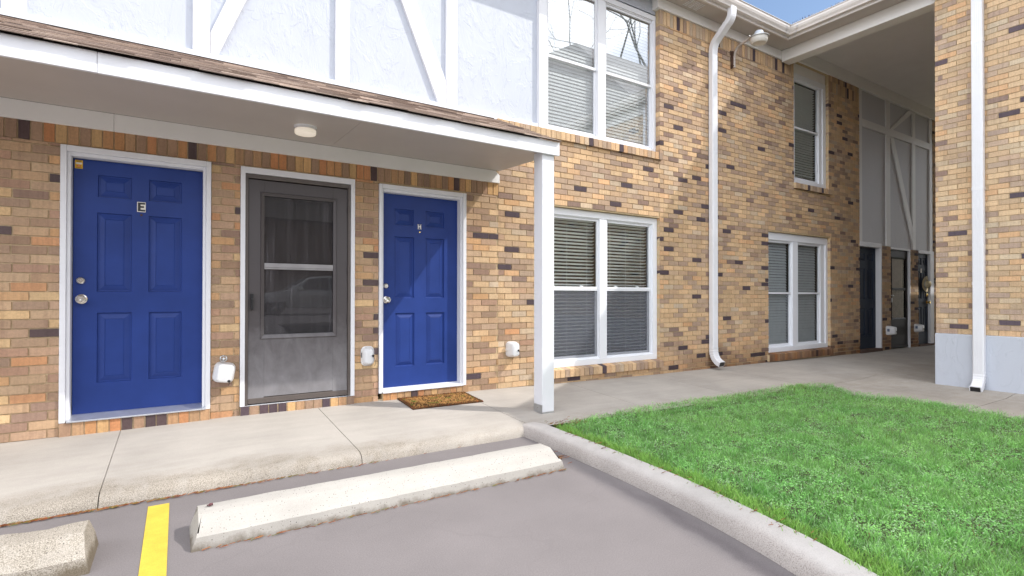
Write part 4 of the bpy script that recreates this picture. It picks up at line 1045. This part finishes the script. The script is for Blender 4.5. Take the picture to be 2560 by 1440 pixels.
pb.box(2.9825, 2.9845, YF+.006, YF+.152, zb+.004, zb+.085); pb.box(2.984, 3.130, YF+.01, YF+.147, zb-.01, .099); pb.build('post_base', MAT['galv'], PO)
bt = MB(); bt.lathe((2.9825, YF+.075, zb+.055), (-1, 0, 0), [(.006, 0), (.006, .004), (.001, .005)], 10); bt.build('bolt', MAT['chrome'], PO)

# ---- downspouts
def rect_pipe(m, path, w_, d_, wax, corr=None):
    """sweep a rectangle along path; wax = width axis; corr = set of path indices to pinch"""
    wv = Vector(wax); pts = [Vector(p) for p in path]; rings = []
    for i, p in enumerate(pts):
        dr = (pts[min(i+1, len(pts)-1)] - pts[max(i-1, 0)]).normalized(); nv = dr.cross(wv).normalized()
        k = .93 if corr and i in corr else 1
        a, b = w_/2*k, d_/2*k; c = .22*min(a, b)
        prof = [(-a+c, -b), (a-c, -b), (a, -b+c), (a, b-c), (a-c, b), (-a+c, b), (-a, b-c), (-a, -b+c)]
        rings.append([p + wv*u + nv*v for u, v in prof])
    m.loft(rings)
def arc_pts(p0, p1, c, n):  # quadratic bezier
    p0, p1, c = Vector(p0), Vector(p1), Vector(c)
    return [p0*(1-t)**2 + c*2*t*(1-t) + p1*t*t for t in [i/n for i in range(n+1)]]
dx = 7.045
m_ = MB()
path = [Vector((dx, -.385, 5.60))] + arc_pts((dx, -.385, 5.52), (dx, -.30, 5.37), (dx, -.385, 5.42), 6) + arc_pts((dx, -.13, 5.22), (dx, -.052, 5.02), (dx, -.052, 5.16), 6) + [Vector((dx, -.052, 4.0)), Vector((dx, -.052, .42))]
rect_pipe(m_, path, .125, .082, (1, 0, 0))
DS1 = part('downspout', m_, MAT['metalwhite'])
m_ = MB(); pe = arc_pts((dx, -.052, .42), (dx, -.20, .185), (dx, -.052, .235), 16); rect_pipe(m_, pe, .132, .088, (1, 0, 0), set(range(1, 16, 2))); m_.build('elbow', MAT['metalwhite'], DS1)
m_ = MB(); e_ = pe[-1] + (pe[-1]-pe[-2]).normalized()*.002; rect_pipe(m_, [e_, e_ + (pe[-1]-pe[-2]).normalized()*.002], .112, .068, (1, 0, 0)); m_.build('outlet', MAT['black'], DS1)
for z in (3.9, 1.95, 1.12):
    m_ = MB(); rect_pipe(m_, [(dx, -.052, z), (dx, -.052, z+.045)], .129, .086, (1, 0, 0)); m_.build('pipe_joint', MAT['metalwhite'], DS1)
m_ = MB()
for k in range(5): m_.box(dx-.045+k*.0205, dx-.037+k*.0205, -.0955, -.092, .43, 4.98)
m_.build('pipe_ribs', MAT['metalwhite'], DS1)

# ------------------------------------------------------------------ right wing
WG = thing('apartment_wing', 'tan brick end wing with white stucco foot standing right of the lawn', 'building', (8.9, -2.3, 0))
mb = MB()
pw = lambda u, v: PAL_W
brick_field(mb, Pwing, 2.275, 9.5, .72, 5.36, [], pw, base=.72)
mortar_sheet(mb, Pwing, 2.275, 9.5, .70, 5.36, [])
for i in range(66):
    z = .72 + i*CH
    if z + CH < 5.37:
        for k in range(6):
            a = 8.9 + k*BL + (i % 2)*BL/2
            mb.box(a + (JT/2 if k or i % 2 else 0), a + BL - JT/2, -2.36, -2.273, z + JT/2, z + CH - JT/2, pick(PAL_W))
mb.box(8.907, 10.2, -2.35, -2.28, .70, 5.36, (1, 1, 1), 1)
mb.build('brick_wall', BM, WG)
m_ = MB(); m_.box(9.0, 20.3, -12, -2.37, -.08, 5.7); m_.build('wall_core', simple('tan_wall', (.52, .44, .34), .9, 0, .25, 9), WG)
m_ = MB(); m_.box(8.885, 9.6, -12, -2.262, -.02, .722); m_.build('stucco_base', MAT['stucco'], WG, bevel=.008)
m_ = MB(); m_.box(8.872, 8.9, -12, -2.262, 5.362, 5.557); m_.build('frieze_board', MAT['frieze'], WG)
# tall block beyond the right edge of view, added to cast the lawn's shade
m_ = MB(); m_.prism([(8.63, -2.95, 5.72), (8.63, -5.0, 7.75), (8.63, -8.5, 8.35), (8.63, -12, 8.8), (8.63, -12, 5.72)], (7.5, 0, 0)); m_.build('shadow_gable', simple('shadow_gable_shingle', (.40, .38, .37), .9, 0, .2, 20), WG)
wy = -2.755
m_ = MB(); rect_pipe(m_, [(8.842, wy, 5.5), (8.842, wy, 3.0), (8.842, wy, .24)], .118, .082, (0, 1, 0)); DW = m_.build('downspout', MAT['metalwhite'], WG)
pe = arc_pts((8.842, wy, .24), (8.70, wy, .025), (8.842, wy, .06), 16)
m_ = MB(); rect_pipe(m_, pe, .126, .088, (0, 1, 0), set(range(1, 16, 2))); m_.build('elbow', MAT['metalwhite'], DW)
m_ = MB(); dr = (pe[-1]-pe[-2]).normalized(); rect_pipe(m_, [pe[-1]+dr*.002, pe[-1]+dr*.004], .106, .068, (0, 1, 0)); m_.build('outlet', MAT['black'], DW)
for z in (4.55, 2.62, 1.38):
    m_ = MB(); rect_pipe(m_, [(8.842, wy, z), (8.842, wy, z+.04)], .124, .087, (0, 1, 0)); m_.build('pipe_joint', MAT['metalwhite'], DW)
m_ = MB()
for k in range(5): m_.box(8.7975, 8.8005, wy-.042+k*.0195, wy-.034+k*.0195, .25, 5.4)
m_.build('pipe_ribs', MAT['metalwhite'], DW)

# ------------------------------------------------------------------ fixtures
cl = thing('ceiling_light', 'small round lit ceiling lamp under the porch canopy', 'lamp', (.905, -.60, 2.66))
zc = 2.66
m_ = MB(); m_.lathe((.905, -.60, zc+.006), (0, 0, -1), [(.092, 0), (.092, .006), (.080, .007), (.078, .030)], 36); m_.build('base_ring', MAT['metalwhite'], cl, smooth=True)
m_ = MB(); m_.lathe((.905, -.60, zc-.024), (0, 0, -1), [(.083, 0), (.086, .003), (.086, .028), (.082, .036), (.072, .039), (.001, .041)], 36); m_.build('diffuser', MAT['lampglow'], cl, smooth=True)

fl = thing('wall_flood_lamp', 'old outdoor lamp on a curved pipe arm high on the brick wall', 'lamp', (7.59, 0, 4.93))
lx = 7.59
arm = [(lx, -.045, 4.93), (lx, -.045, 5.06), (lx, -.05, 5.13), (lx, -.075, 5.20), (lx, -.12, 5.245), (lx, -.20, 5.272), (lx, -.30, 5.29), (lx, -.345, 5.297)]
m_ = MB(); m_.tube(catmull(arm, 4), .021, 12); m_.build('arm', MAT['pipe'], fl, smooth=True)
m_ = MB(); m_.box(lx-.03, lx-.012, -.045, .002, 4.925, 5.20); m_.box(lx-.05, lx-.01, -.012, 0, 5.14, 5.21); m_.tube([(lx-.05, -.045, 4.96), (lx+.03, -.045, 4.96)], .012, 8); m_.tube([(lx-.03, -.045, 5.13), (lx+.032, -.045, 5.13)], .006, 8); m_.build('bracket', MAT['rust'], fl)
m_ = MB(); hc = (lx, -.475, 5.235)
m_.lathe(hc, (0, 0, 1), [(.125, 0), (.148, .004), (.150, .016), (.128, .028), (.085, .040), (.072, .046)], 32); m_.hexa([(lx-.03, -.36, 5.24), (lx+.03, -.36, 5.24), (lx+.03, -.33, 5.27), (lx-.03, -.33, 5.27), (lx-.03, -.36, 5.285), (lx+.03, -.36, 5.285), (lx+.03, -.325, 5.34), (lx-.03, -.325, 5.34)])
m_.box(lx-.022, lx+.022, -.42, -.30, 5.262, 5.282)
m_.build('housing', MAT['galv'], fl, smooth=True, sharp=30)
m_ = MB(); m_.lathe(hc, (0, 0, 1), [(.072, .045), (.070, .06), (.062, .098), (.055, .105), (.001, .107)], 20); m_.build('photocell_cap', simple('photocell_plastic', (.48, .53, .60), .35), fl, smooth=True, sharp=30)
m_ = MB(); m_.lathe(hc, (0, 0, -1), [(.128, 0), (.126, .03), (.118, .065), (.098, .085), (.09, .078), (.06, .07), (.001, .068)], 32); m_.build('refractor_bowl', MAT['bowl'], fl, smooth=True, sharp=40)

# faucet covers
def rrect(cx, cz, w_, h_, r_, y, n=4):
    out = []
    for qx, qz, a0 in ((1, 1, 0), (-1, 1, 90), (-1, -1, 180), (1, -1, 270)):
        for k in range(n+1):
            a = R(a0 + 90*k/n); out.append((cx + qx*(w_/2-r_) + math.cos(a)*r_, y, cz + qz*(h_/2-r_) + math.sin(a)*r_))
    return out
def cover_body(cx, cz, w_=.155, h_=.185, d_=.125, tilt=0, flange=0, tw=.62):
    m_ = MB(); rg = [(1 + flange, 0), (1 + flange, .012), (1, .016), (.97, .05), (tw*1.12, d_*.86), (tw*.95, d_*.97), (tw*.72, d_)]
    rings = []
    for s_, y in rg:
        ring = rrect(cx, cz, w_*s_, h_*(s_*.55+.45), .046*min(1, s_), -y)
        ca, sa = math.cos(tilt), math.sin(tilt)
        rings.append([(cx + (x-cx)*ca - (z-cz)*sa, y_, cz + (x-cx)*sa + (z-cz)*ca) for x, y_, z in ring])
    m_.loft(rings, cap0=True, cap1=True); return m_
GRP = 'white faucet covers along the brick wall'
def cover(name_label, cx, cz, **kw):
    t_ = thing('faucet_cover', name_label, 'faucet cover', (cx, 0, cz), GRP)
    cover_body(cx, cz, **kw).build('shell', MAT['plastic'], t_, smooth=True, sharp=50)
    return t_
def toggle(t_, x, z, y, cord):
    m_ = MB(); m_.lathe((x, y, z), (0, -1, 0), [(.0125, -.006), (.0125, .008), (.009, .012), (.001, .012)], 14); m_.build('cord_lock', MAT['black'], t_, smooth=True)
    m_ = MB(); m_.tube([(x, y-.01, z)] + [(x+a, y-.012-b, z-c) for a, b, c in cord], .0022, 6); m_.build('cord', MAT['black'], t_, smooth=True)
c1 = cover('big white faucet cover with a metal valve wheel on top beside the E door', .345, .555, w_=.168, h_=.178, d_=.135, tilt=R(-10), tw=.66)
toggle(c1, .375, .49, -.128, [(.003, .002, .015), (-.004, .0, .035)])
m_ = MB(); vx, vz = .335, .685
for k in range(8):
    a0, a1 = k*math.pi/4, (k+1)*math.pi/4
    m_.tube([(vx+math.cos(a0)*.026, -.10+.006*(k % 2), vz+math.sin(a0)*.026), (vx+math.cos(a1)*.026, -.10+.006*((k+1) % 2), vz+math.sin(a1)*.026)], .0055, 6)
    if k % 2 == 0: m_.tube([(vx, -.10, vz), (vx+math.cos(a0)*.026, -.10, vz+math.sin(a0)*.026)], .0035, 6)
m_.tube([(vx, .0, vz-.02), (vx, -.11, vz)], .009, 8); m_.build('valve_wheel', MAT['galv'], c1, smooth=True)
c2 = cover('white faucet cover with sticker and dangling black cord between storm door and H door', 1.622, .622, w_=.118, h_=.185, d_=.085, flange=.12, tw=.62)
toggle(c2, 1.655, .628, -.085, [(.012, .0, .03), (.026, .0, .07), (.014, -.0, .10)])
m_ = MB(); m_.box(1.556, 1.584, -.019, -.0165, .61, .66, mat=1); m_.box(1.556, 1.590, -.0185, -.0164, .575, .607); m_.build('sticker', [MAT['st_wht'], MAT['black']], c2)
c3 = cover('white faucet cover casting a shadow on sunlit brick left of the porch post', 3.345, .60, w_=.145, h_=.185, d_=.125, tw=.62)
toggle(c3, 3.372, .592, -.123, [(.010, .0, .03), (.018, .0, .07), (.012, .0, .11)])
m_ = MB(); m_.hexa([(3.235, -.05, .60), (3.285, -.07, .585), (3.285, -.03, .585), (3.235, -.02, .60), (3.235, -.05, .604), (3.285, -.07, .590), (3.285, -.03, .590), (3.235, -.02, .604)]); m_.build('label_flap', MAT['st_wht'], c3)
c4 = cover('white faucet cover on the brick pier left of the dark storm door', 13.02, .49, w_=.15, h_=.20, d_=.165, tw=.6)
c5 = cover('white faucet cover on the brick pier left of the door with the hat', 14.42, .50, w_=.15, h_=.19, d_=.16, tw=.6)
for c_, x, z in ((c4, 13.03, .47), (c5, 14.43, .49)):
    toggle(c_, x, z, -.162, [(.02, .01, .02), (.05, .02, .06)])
    m_ = MB(); m_.box(x-.0885, x-.0855, -.075, -.03, z, z+.06); m_.build('sticker', MAT['st_ink2'] if 'st_ink2' in MAT else simple('label_ink', (.12, .17, .26), .5), c_)

# door mat
mt = MB(); mc = (2.312, -.262); ca, sa = math.cos(R(-1.2)), math.sin(R(-1.2))
def mp_(u, v, h): x, y = mc[0] + u*ca - v*sa, mc[1] + u*sa + v*ca; return (x, y, zs(x, y) + .002 + h)
nu, nv = 74, 44
LW, LD = .385, .232
MC = [lin((196, 148, 90), .75), lin((150, 104, 60), .6), lin((200, 158, 100), .6), lin((128, 92, 58), .6)]
for i in range(nu):
    for j in range(nv):
        u = -LW + 2*LW*(i+.5)/nu; v = -LD + 2*LD*(j+.5)/nv
        e_ = min(LW-abs(u), LD-abs(v)); n1 = mnoise.noise((u*16, v*16, 2)); n2 = mnoise.noise((u*40, v*40, 5))
        c = np.array(MC[0])*(.9+.5*n2)
        if .03 < abs(n1) < .12: c = np.array(MC[3])*.8
        elif n1 > .35: c = np.array(lin((150, 150, 70), .5))
        if e_ < .03: c = np.array(MC[3])*(.9 + .5*n2)
        if e_ < .05 and random.random() < .1: c = np.array(lin((196, 90, 50), .5))
        h = .014 + .006*n2 + random.uniform(0, .006); s_ = .0055
        q = lambda: random.uniform(-.003, .003)
        mt.add([mp_(u-s_, v-s_, .002), mp_(u+s_, v-s_, .002), mp_(u+s_, v+s_, .002), mp_(u-s_, v+s_, .002), mp_(u+q(), v+q(), h)], [(0, 1, 4), (1, 2, 4), (2, 3, 4), (3, 0, 4)], tuple(np.clip(c, 0, 1)))
mt.add([mp_(-LW, -LD, .007), mp_(LW, -LD, .007), mp_(LW, LD, .007), mp_(-LW, LD, .007), mp_(-LW, -LD, 0), mp_(LW, -LD, 0), mp_(LW, LD, 0), mp_(-LW, LD, 0)],
       [(0, 1, 2, 3), (0, 4, 5, 1), (1, 5, 6, 2), (2, 6, 7, 3), (3, 7, 4, 0)], lin((90, 60, 38), .5))
tag(mt.build('door_mat', MAT['coir'], recalc=False), 'worn brown coir door mat on the sidewalk before the H door', 'door mat')

# straw hat
ht = thing('straw_hat', 'pale straw sun hat hanging on the dark far door', 'hat', (15.0, .04, 1.52))
hx, hz = 15.02, 1.52
m_ = MB(); rings = []
for r_, d_ in ((.19, .03), (.185, .036), (.14, .03), (.095, .02), (.09, .045), (.082, .09), (.06, .12), (.03, .132), (.001, .134)):
    rings.append([(hx + math.cos(t)*r_*.86, .035 - d_ + (.018*math.cos(2*t) if r_ > .13 else 0), hz + math.sin(t)*r_) for t in [2*math.pi*k/28 for k in range(28)]])
m_.loft(rings, cap0=False); m_.build('hat_body', MAT['straw'], ht, smooth=True)
m_ = MB(); m_.loft([[(hx + math.cos(t)*r_*.86, .035 - d_, hz + math.sin(t)*r_) for t in [2*math.pi*k/28 for k in range(28)]] for r_, d_ in ((.0975, .024), (.0945, .05))], cap0=False, cap1=False)
m_.hexa([(hx-.02, -.01, hz-.24), (hx+.02, -.01, hz-.23), (hx+.02, -.005, hz-.23), (hx-.02, -.005, hz-.24), (hx-.02, -.01, hz-.09), (hx+.01, -.01, hz-.09), (hx+.01, -.005, hz-.09), (hx-.02, -.005, hz-.09)]); m_.build('hat_band', MAT['ribbon'], ht)
m_ = MB(); m_.tube([(hx-.02, .04, hz+.25), (hx-.02, .02, hz+.24), (hx-.02, .0, hz+.2), (hx-.02, .01, hz+.18)], .004, 6); m_.build('hook', MAT['black'], ht)

# ------------------------------------------------------------------ wheel stops
WS_ = [(-2.345, 0.0), (-2.335, .062), (-2.315, .074), (-2.225, .125), (-2.205, .131), (-2.085, .131), (-2.065, .124), (-2.02, .06), (-2.01, 0)]
def wheel_stop(name, label, x0, x1, mat, taper0, taper1, rough=.002, yo=0, sc=1.0):
    t_ = MB(); n = 60; rings = []
    for k in range(n+1):
        x = x0 + (x1-x0)*k/n; ring = []
        for y, z in WS_:
            j = mnoise.noise((x*9, y*20, z*20+len(name)))*rough*1.6 + mnoise.noise((x*31, y*60, z*60))*rough
            ex = 0
            if k == 0: ex = taper0*(z/.13)
            if k == n: ex = -taper1*(z/.13)
            ring.append((x + ex, yo + y + (j if z > .01 else 0), max(-.01, (z*sc if z > .01 else z-.012) + j*.6)))
        rings.append(ring)
    t_.loft(rings)
    o = t_.build(name, mat, smooth=True, sharp=28); o['label'] = label; o['category'] = 'wheel stop'; o['group'] = 'concrete parking wheel stops'; return o
wheel_stop('wheel_stop', 'long pale concrete wheel stop by the kerb corner', .052, 2.325, MAT['stop'], .055, .05)
wheel_stop('wheel_stop', 'grimy stained concrete wheel stop cut off at the lower left', -2.55, -.325, MAT['stopdirty'], .03, .035, .006, .02, 1.12)
def leaf(name_label, x, y, z, s_, c):
    m_ = MB(); n = 8
    vs = [(x, y, z+.004)] + [(x + math.cos(a)*s_*(1 if k % 2 else .7), y + math.sin(a)*s_*.6*(1 if k % 2 else .75), z + (.012 if k % 3 else .002)) for k, a in enumerate([2*math.pi*i/n for i in range(n)])]
    vs += [(a, b, c_-.0012) for a, b, c_ in vs]
    fs = [(0, 1+i, 1+(i+1) % n) for i in range(n)] + [(n+1, n+2+(i+1) % n, n+2+i) for i in range(n)] + [(1+i, n+2+i, n+2+(i+1) % n, 1+(i+1) % n) for i in range(n)]
    m_.add(vs, fs)
    tag(m_.build('fallen_leaf', simple('dry_leaf', c, .8, 0, .3, 60)), name_label, 'leaf')
leaf('dark red dry leaf on the pale long wheel stop', .145, -2.13, .133, .020, (.10, .035, .04))
leaf('curled purplish dry leaf on the grimy wheel stop', -.79, -2.10, .150, .026, (.13, .07, .075))
leaf('orange dry leaf stuck between wheel stop and kerb', 2.375, -2.15, .012, .03, (.42, .17, .03))

# ------------------------------------------------------------------ surroundings behind the camera (seen in the glass)
def bare_tree(label, x, y, h, seed, spread=1.0):
    rnd = random.Random(seed); m_ = MB()
    t_ = thing('bare_tree', label, 'tree', (x, y, 0), 'bare trees across the lot')
    tr = MB()
    def grow(p, d, L, r_, lev, mb_):
        n = 3 if lev < 5 else 2; pts_ = [p]; rad = [r_]; q = Vector(p); dd = Vector(d)
        for i in range(n):
            dd = (dd + Vector((rnd.gauss(0, .12), rnd.gauss(0, .12), rnd.gauss(.04, .08)))).normalized(); q = q + dd*(L/n); pts_.append(q.copy()); rad.append(r_*(1 - .38*(i+1)/n))
        mb_.tube(pts_, rad, 6 if lev < 2 else (4 if lev < 4 else 3))
        if lev >= 6: return
        for k in range(rnd.choice([2, 3, 3]) if lev else 4):
            ax = dd.orthogonal().normalized(); ax.rotate(Matrix.Rotation(rnd.random()*6.28, 3, dd))
            nd_ = (dd*rnd.uniform(.6, 1.0) + ax*rnd.uniform(.4, .85)*spread).normalized()
            st_ = pts_[-1] if k < 2 else pts_[-2]
            grow(st_, nd_, L*rnd.uniform(.6, .82), rad[-1]*rnd.uniform(.55, .8), lev+1, m_)
    grow(Vector((x, y, -.1)), Vector((0, 0, 1)), h*.28, h*.016, 0, tr)
    tr.build('trunk', MAT['bark'], t_, smooth=True); m_.build('crown', MAT['bark'], t_)
MAT['bark'] = simple('bark', (.10, .085, .075), .9, 0, .2, 8)
bare_tree('tall bare tree seen reflected in the upper window, forked low', 18.5, -18.0, 27, 3)
bare_tree('bare tree with a wide crown behind the wing', 23.5, -18.5, 28, 8, 1.15)
bare_tree('slender bare tree at the far end of the lot', 15.5, -29, 18, 12)
bare_tree('bare tree beyond the white car', 5, -34, 16, 21)
OB = thing('opposite_building', 'brown brick apartment block across the parking lot', 'building', (0, -30, .5))
m_ = MB(); m_.box(-22, 13, -38, -30, .3, 6.0); m_.build('wall', simple('brown_brick', (.17, .11, .075), .9, 0, .25, 14), OB)
m_ = MB(); m_.prism([(-22.6, -29.4, 6.0), (-22.6, -34, 8.2), (-22.6, -38.6, 6.0)], (36.2, 0, 0)); m_.build('roof', simple('far_shingle', (.09, .075, .065), .95, 0, .2, 8), OB)
for k in range(9):
    for z in ((1.4, 4.0) if not 4 <= k <= 7 else ()):
        m_ = MB(); x = -20 + k*3.7; frame_rect(m_, x, x+1.7, z, z+1.4, .1, -30.0, -29.93); f_ = m_.build('window', MAT['white'], OB)
        m_ = MB(); m_.quad((x+.1, -29.96, z+.1), (x+1.6, -29.96, z+.1), (x+1.6, -29.96, z+1.3), (x+.1, -29.96, z+1.3)); m_.build('pane', MAT['black'], f_, recalc=False)

# parked car, nose towards -x
CX, CY, CZ = 2.15, -16.3, .5
car = thing('parked_car', 'pale silver estate car parked across the lot', 'car', (CX+2.3, CY, CZ))
prof = [(0.0, .45), (.03, .62), (.15, .74), (1.05, .88), (1.28, .93), (1.95, 1.38), (2.25, 1.46), (3.4, 1.47), (4.2, 1.36), (4.52, .98), (4.6, .80), (4.6, .45)]
def car_ring(x, top, w_, zb_=.28):
    hw = w_/2; mid = min(.9, top)
    side = [(hw*.96, zb_), (hw, .5), (hw*.985, .72), (hw*.95, mid), (hw*(.95 - .24*max(0, (top-.92)/.55)), top-.03), (hw*(.86 - .22*max(0, (top-.92)/.55)), top)]
    return [(CX+x, CY+y, CZ+z) for y, z in side] + [(CX+x, CY-y, CZ+z) for y, z in side[::-1]]
xs_ = np.linspace(0, 4.6, 47); m_ = MB()
rings = []
for x in xs_:
    top = float(np.interp(x, [p[0] for p in prof], [p[1] for p in prof])); top = max(top, .55) if .02 < x < 4.58 else top
    w_ = float(np.interp(x, [0, .2, .7, 3.9, 4.4, 4.6], [1.35, 1.6, 1.76, 1.76, 1.68, 1.5]))
    zb_ = .28
    for wc in (.85, 3.65):
        if abs(x-wc) < .37: zb_ = .30 + math.sqrt(max(0, .37**2-(x-wc)**2))
    rings.append(car_ring(x, top, w_, min(zb_, .66)))
m_.loft(rings); m_.build('body', simple('silver_paint', (.45, .45, .45), .25, .3, .03), car, smooth=True, sharp=35)
for sy in (1, -1):
    m_ = MB()
    for poly in ([(1.62, .96), (2.02, 1.36), (2.72, 1.40), (2.72, .97)], [(2.80, .97), (2.80, 1.40), (3.40, 1.40), (3.62, 1.02)], [(3.68, 1.03), (3.50, 1.39), (4.0, 1.32), (4.22, 1.04)]):
        m_.prism([(CX+x, CY + sy*(.845 - .19*max(0, (z-.92)/.55)), CZ+z) for x, z in poly], (0, sy*.012, 0))
    m_.build('side_window', MAT['black'], car)
    m_ = MB(); m_.box(CX+1.62, CX+1.80, CY+sy*.86-.07, CY+sy*.86+.07, CZ+.95, CZ+1.07); m_.build('wing_mirror', simple('mirror_paint', (.6, .59, .58), .3), car, bevel=.03)
    for wc in (.85, 3.65):
        m_ = MB(); m_.lathe((CX+wc, CY+sy*.66, CZ+.32), (0, sy, 0), [(.20, 0), (.315, .0), (.325, .03), (.325, .17), (.31, .20), (.215, .205)], 32); wh = m_.build('wheel', MAT['black'], car, smooth=True)
        m_ = MB(); m_.lathe((CX+wc, CY+sy*.66, CZ+.32), (0, sy, 0), [(.215, .15), (.212, .2), (.195, .2), (.19, .17)], 28)
        for k in range(5):
            a = k*2*math.pi/5; m_.tube([(CX+wc, CY+sy*.84, CZ+.32), (CX+wc+math.cos(a)*.2, CY+sy*.84, CZ+.32+math.sin(a)*.2)], .03, 6)
        m_.build('rim', MAT['chrome'], wh)
m_ = MB(); m_.prism([(CX+1.33, CY-.62, CZ+.965), (CX+1.95, CY-.56, CZ+1.385), (CX+1.95, CY+.56, CZ+1.385), (CX+1.33, CY+.62, CZ+.965)], (-.015, 0, .02)); m_.build('windscreen', MAT['black'], car)
for sy in (1, -1):
    m_ = MB(); m_.box(CX-.005, CX+.16, CY+sy*.55-.14, CY+sy*.55+.14, CZ+.60, CZ+.70); m_.build('headlight', MAT['bowl'], car, bevel=.02)
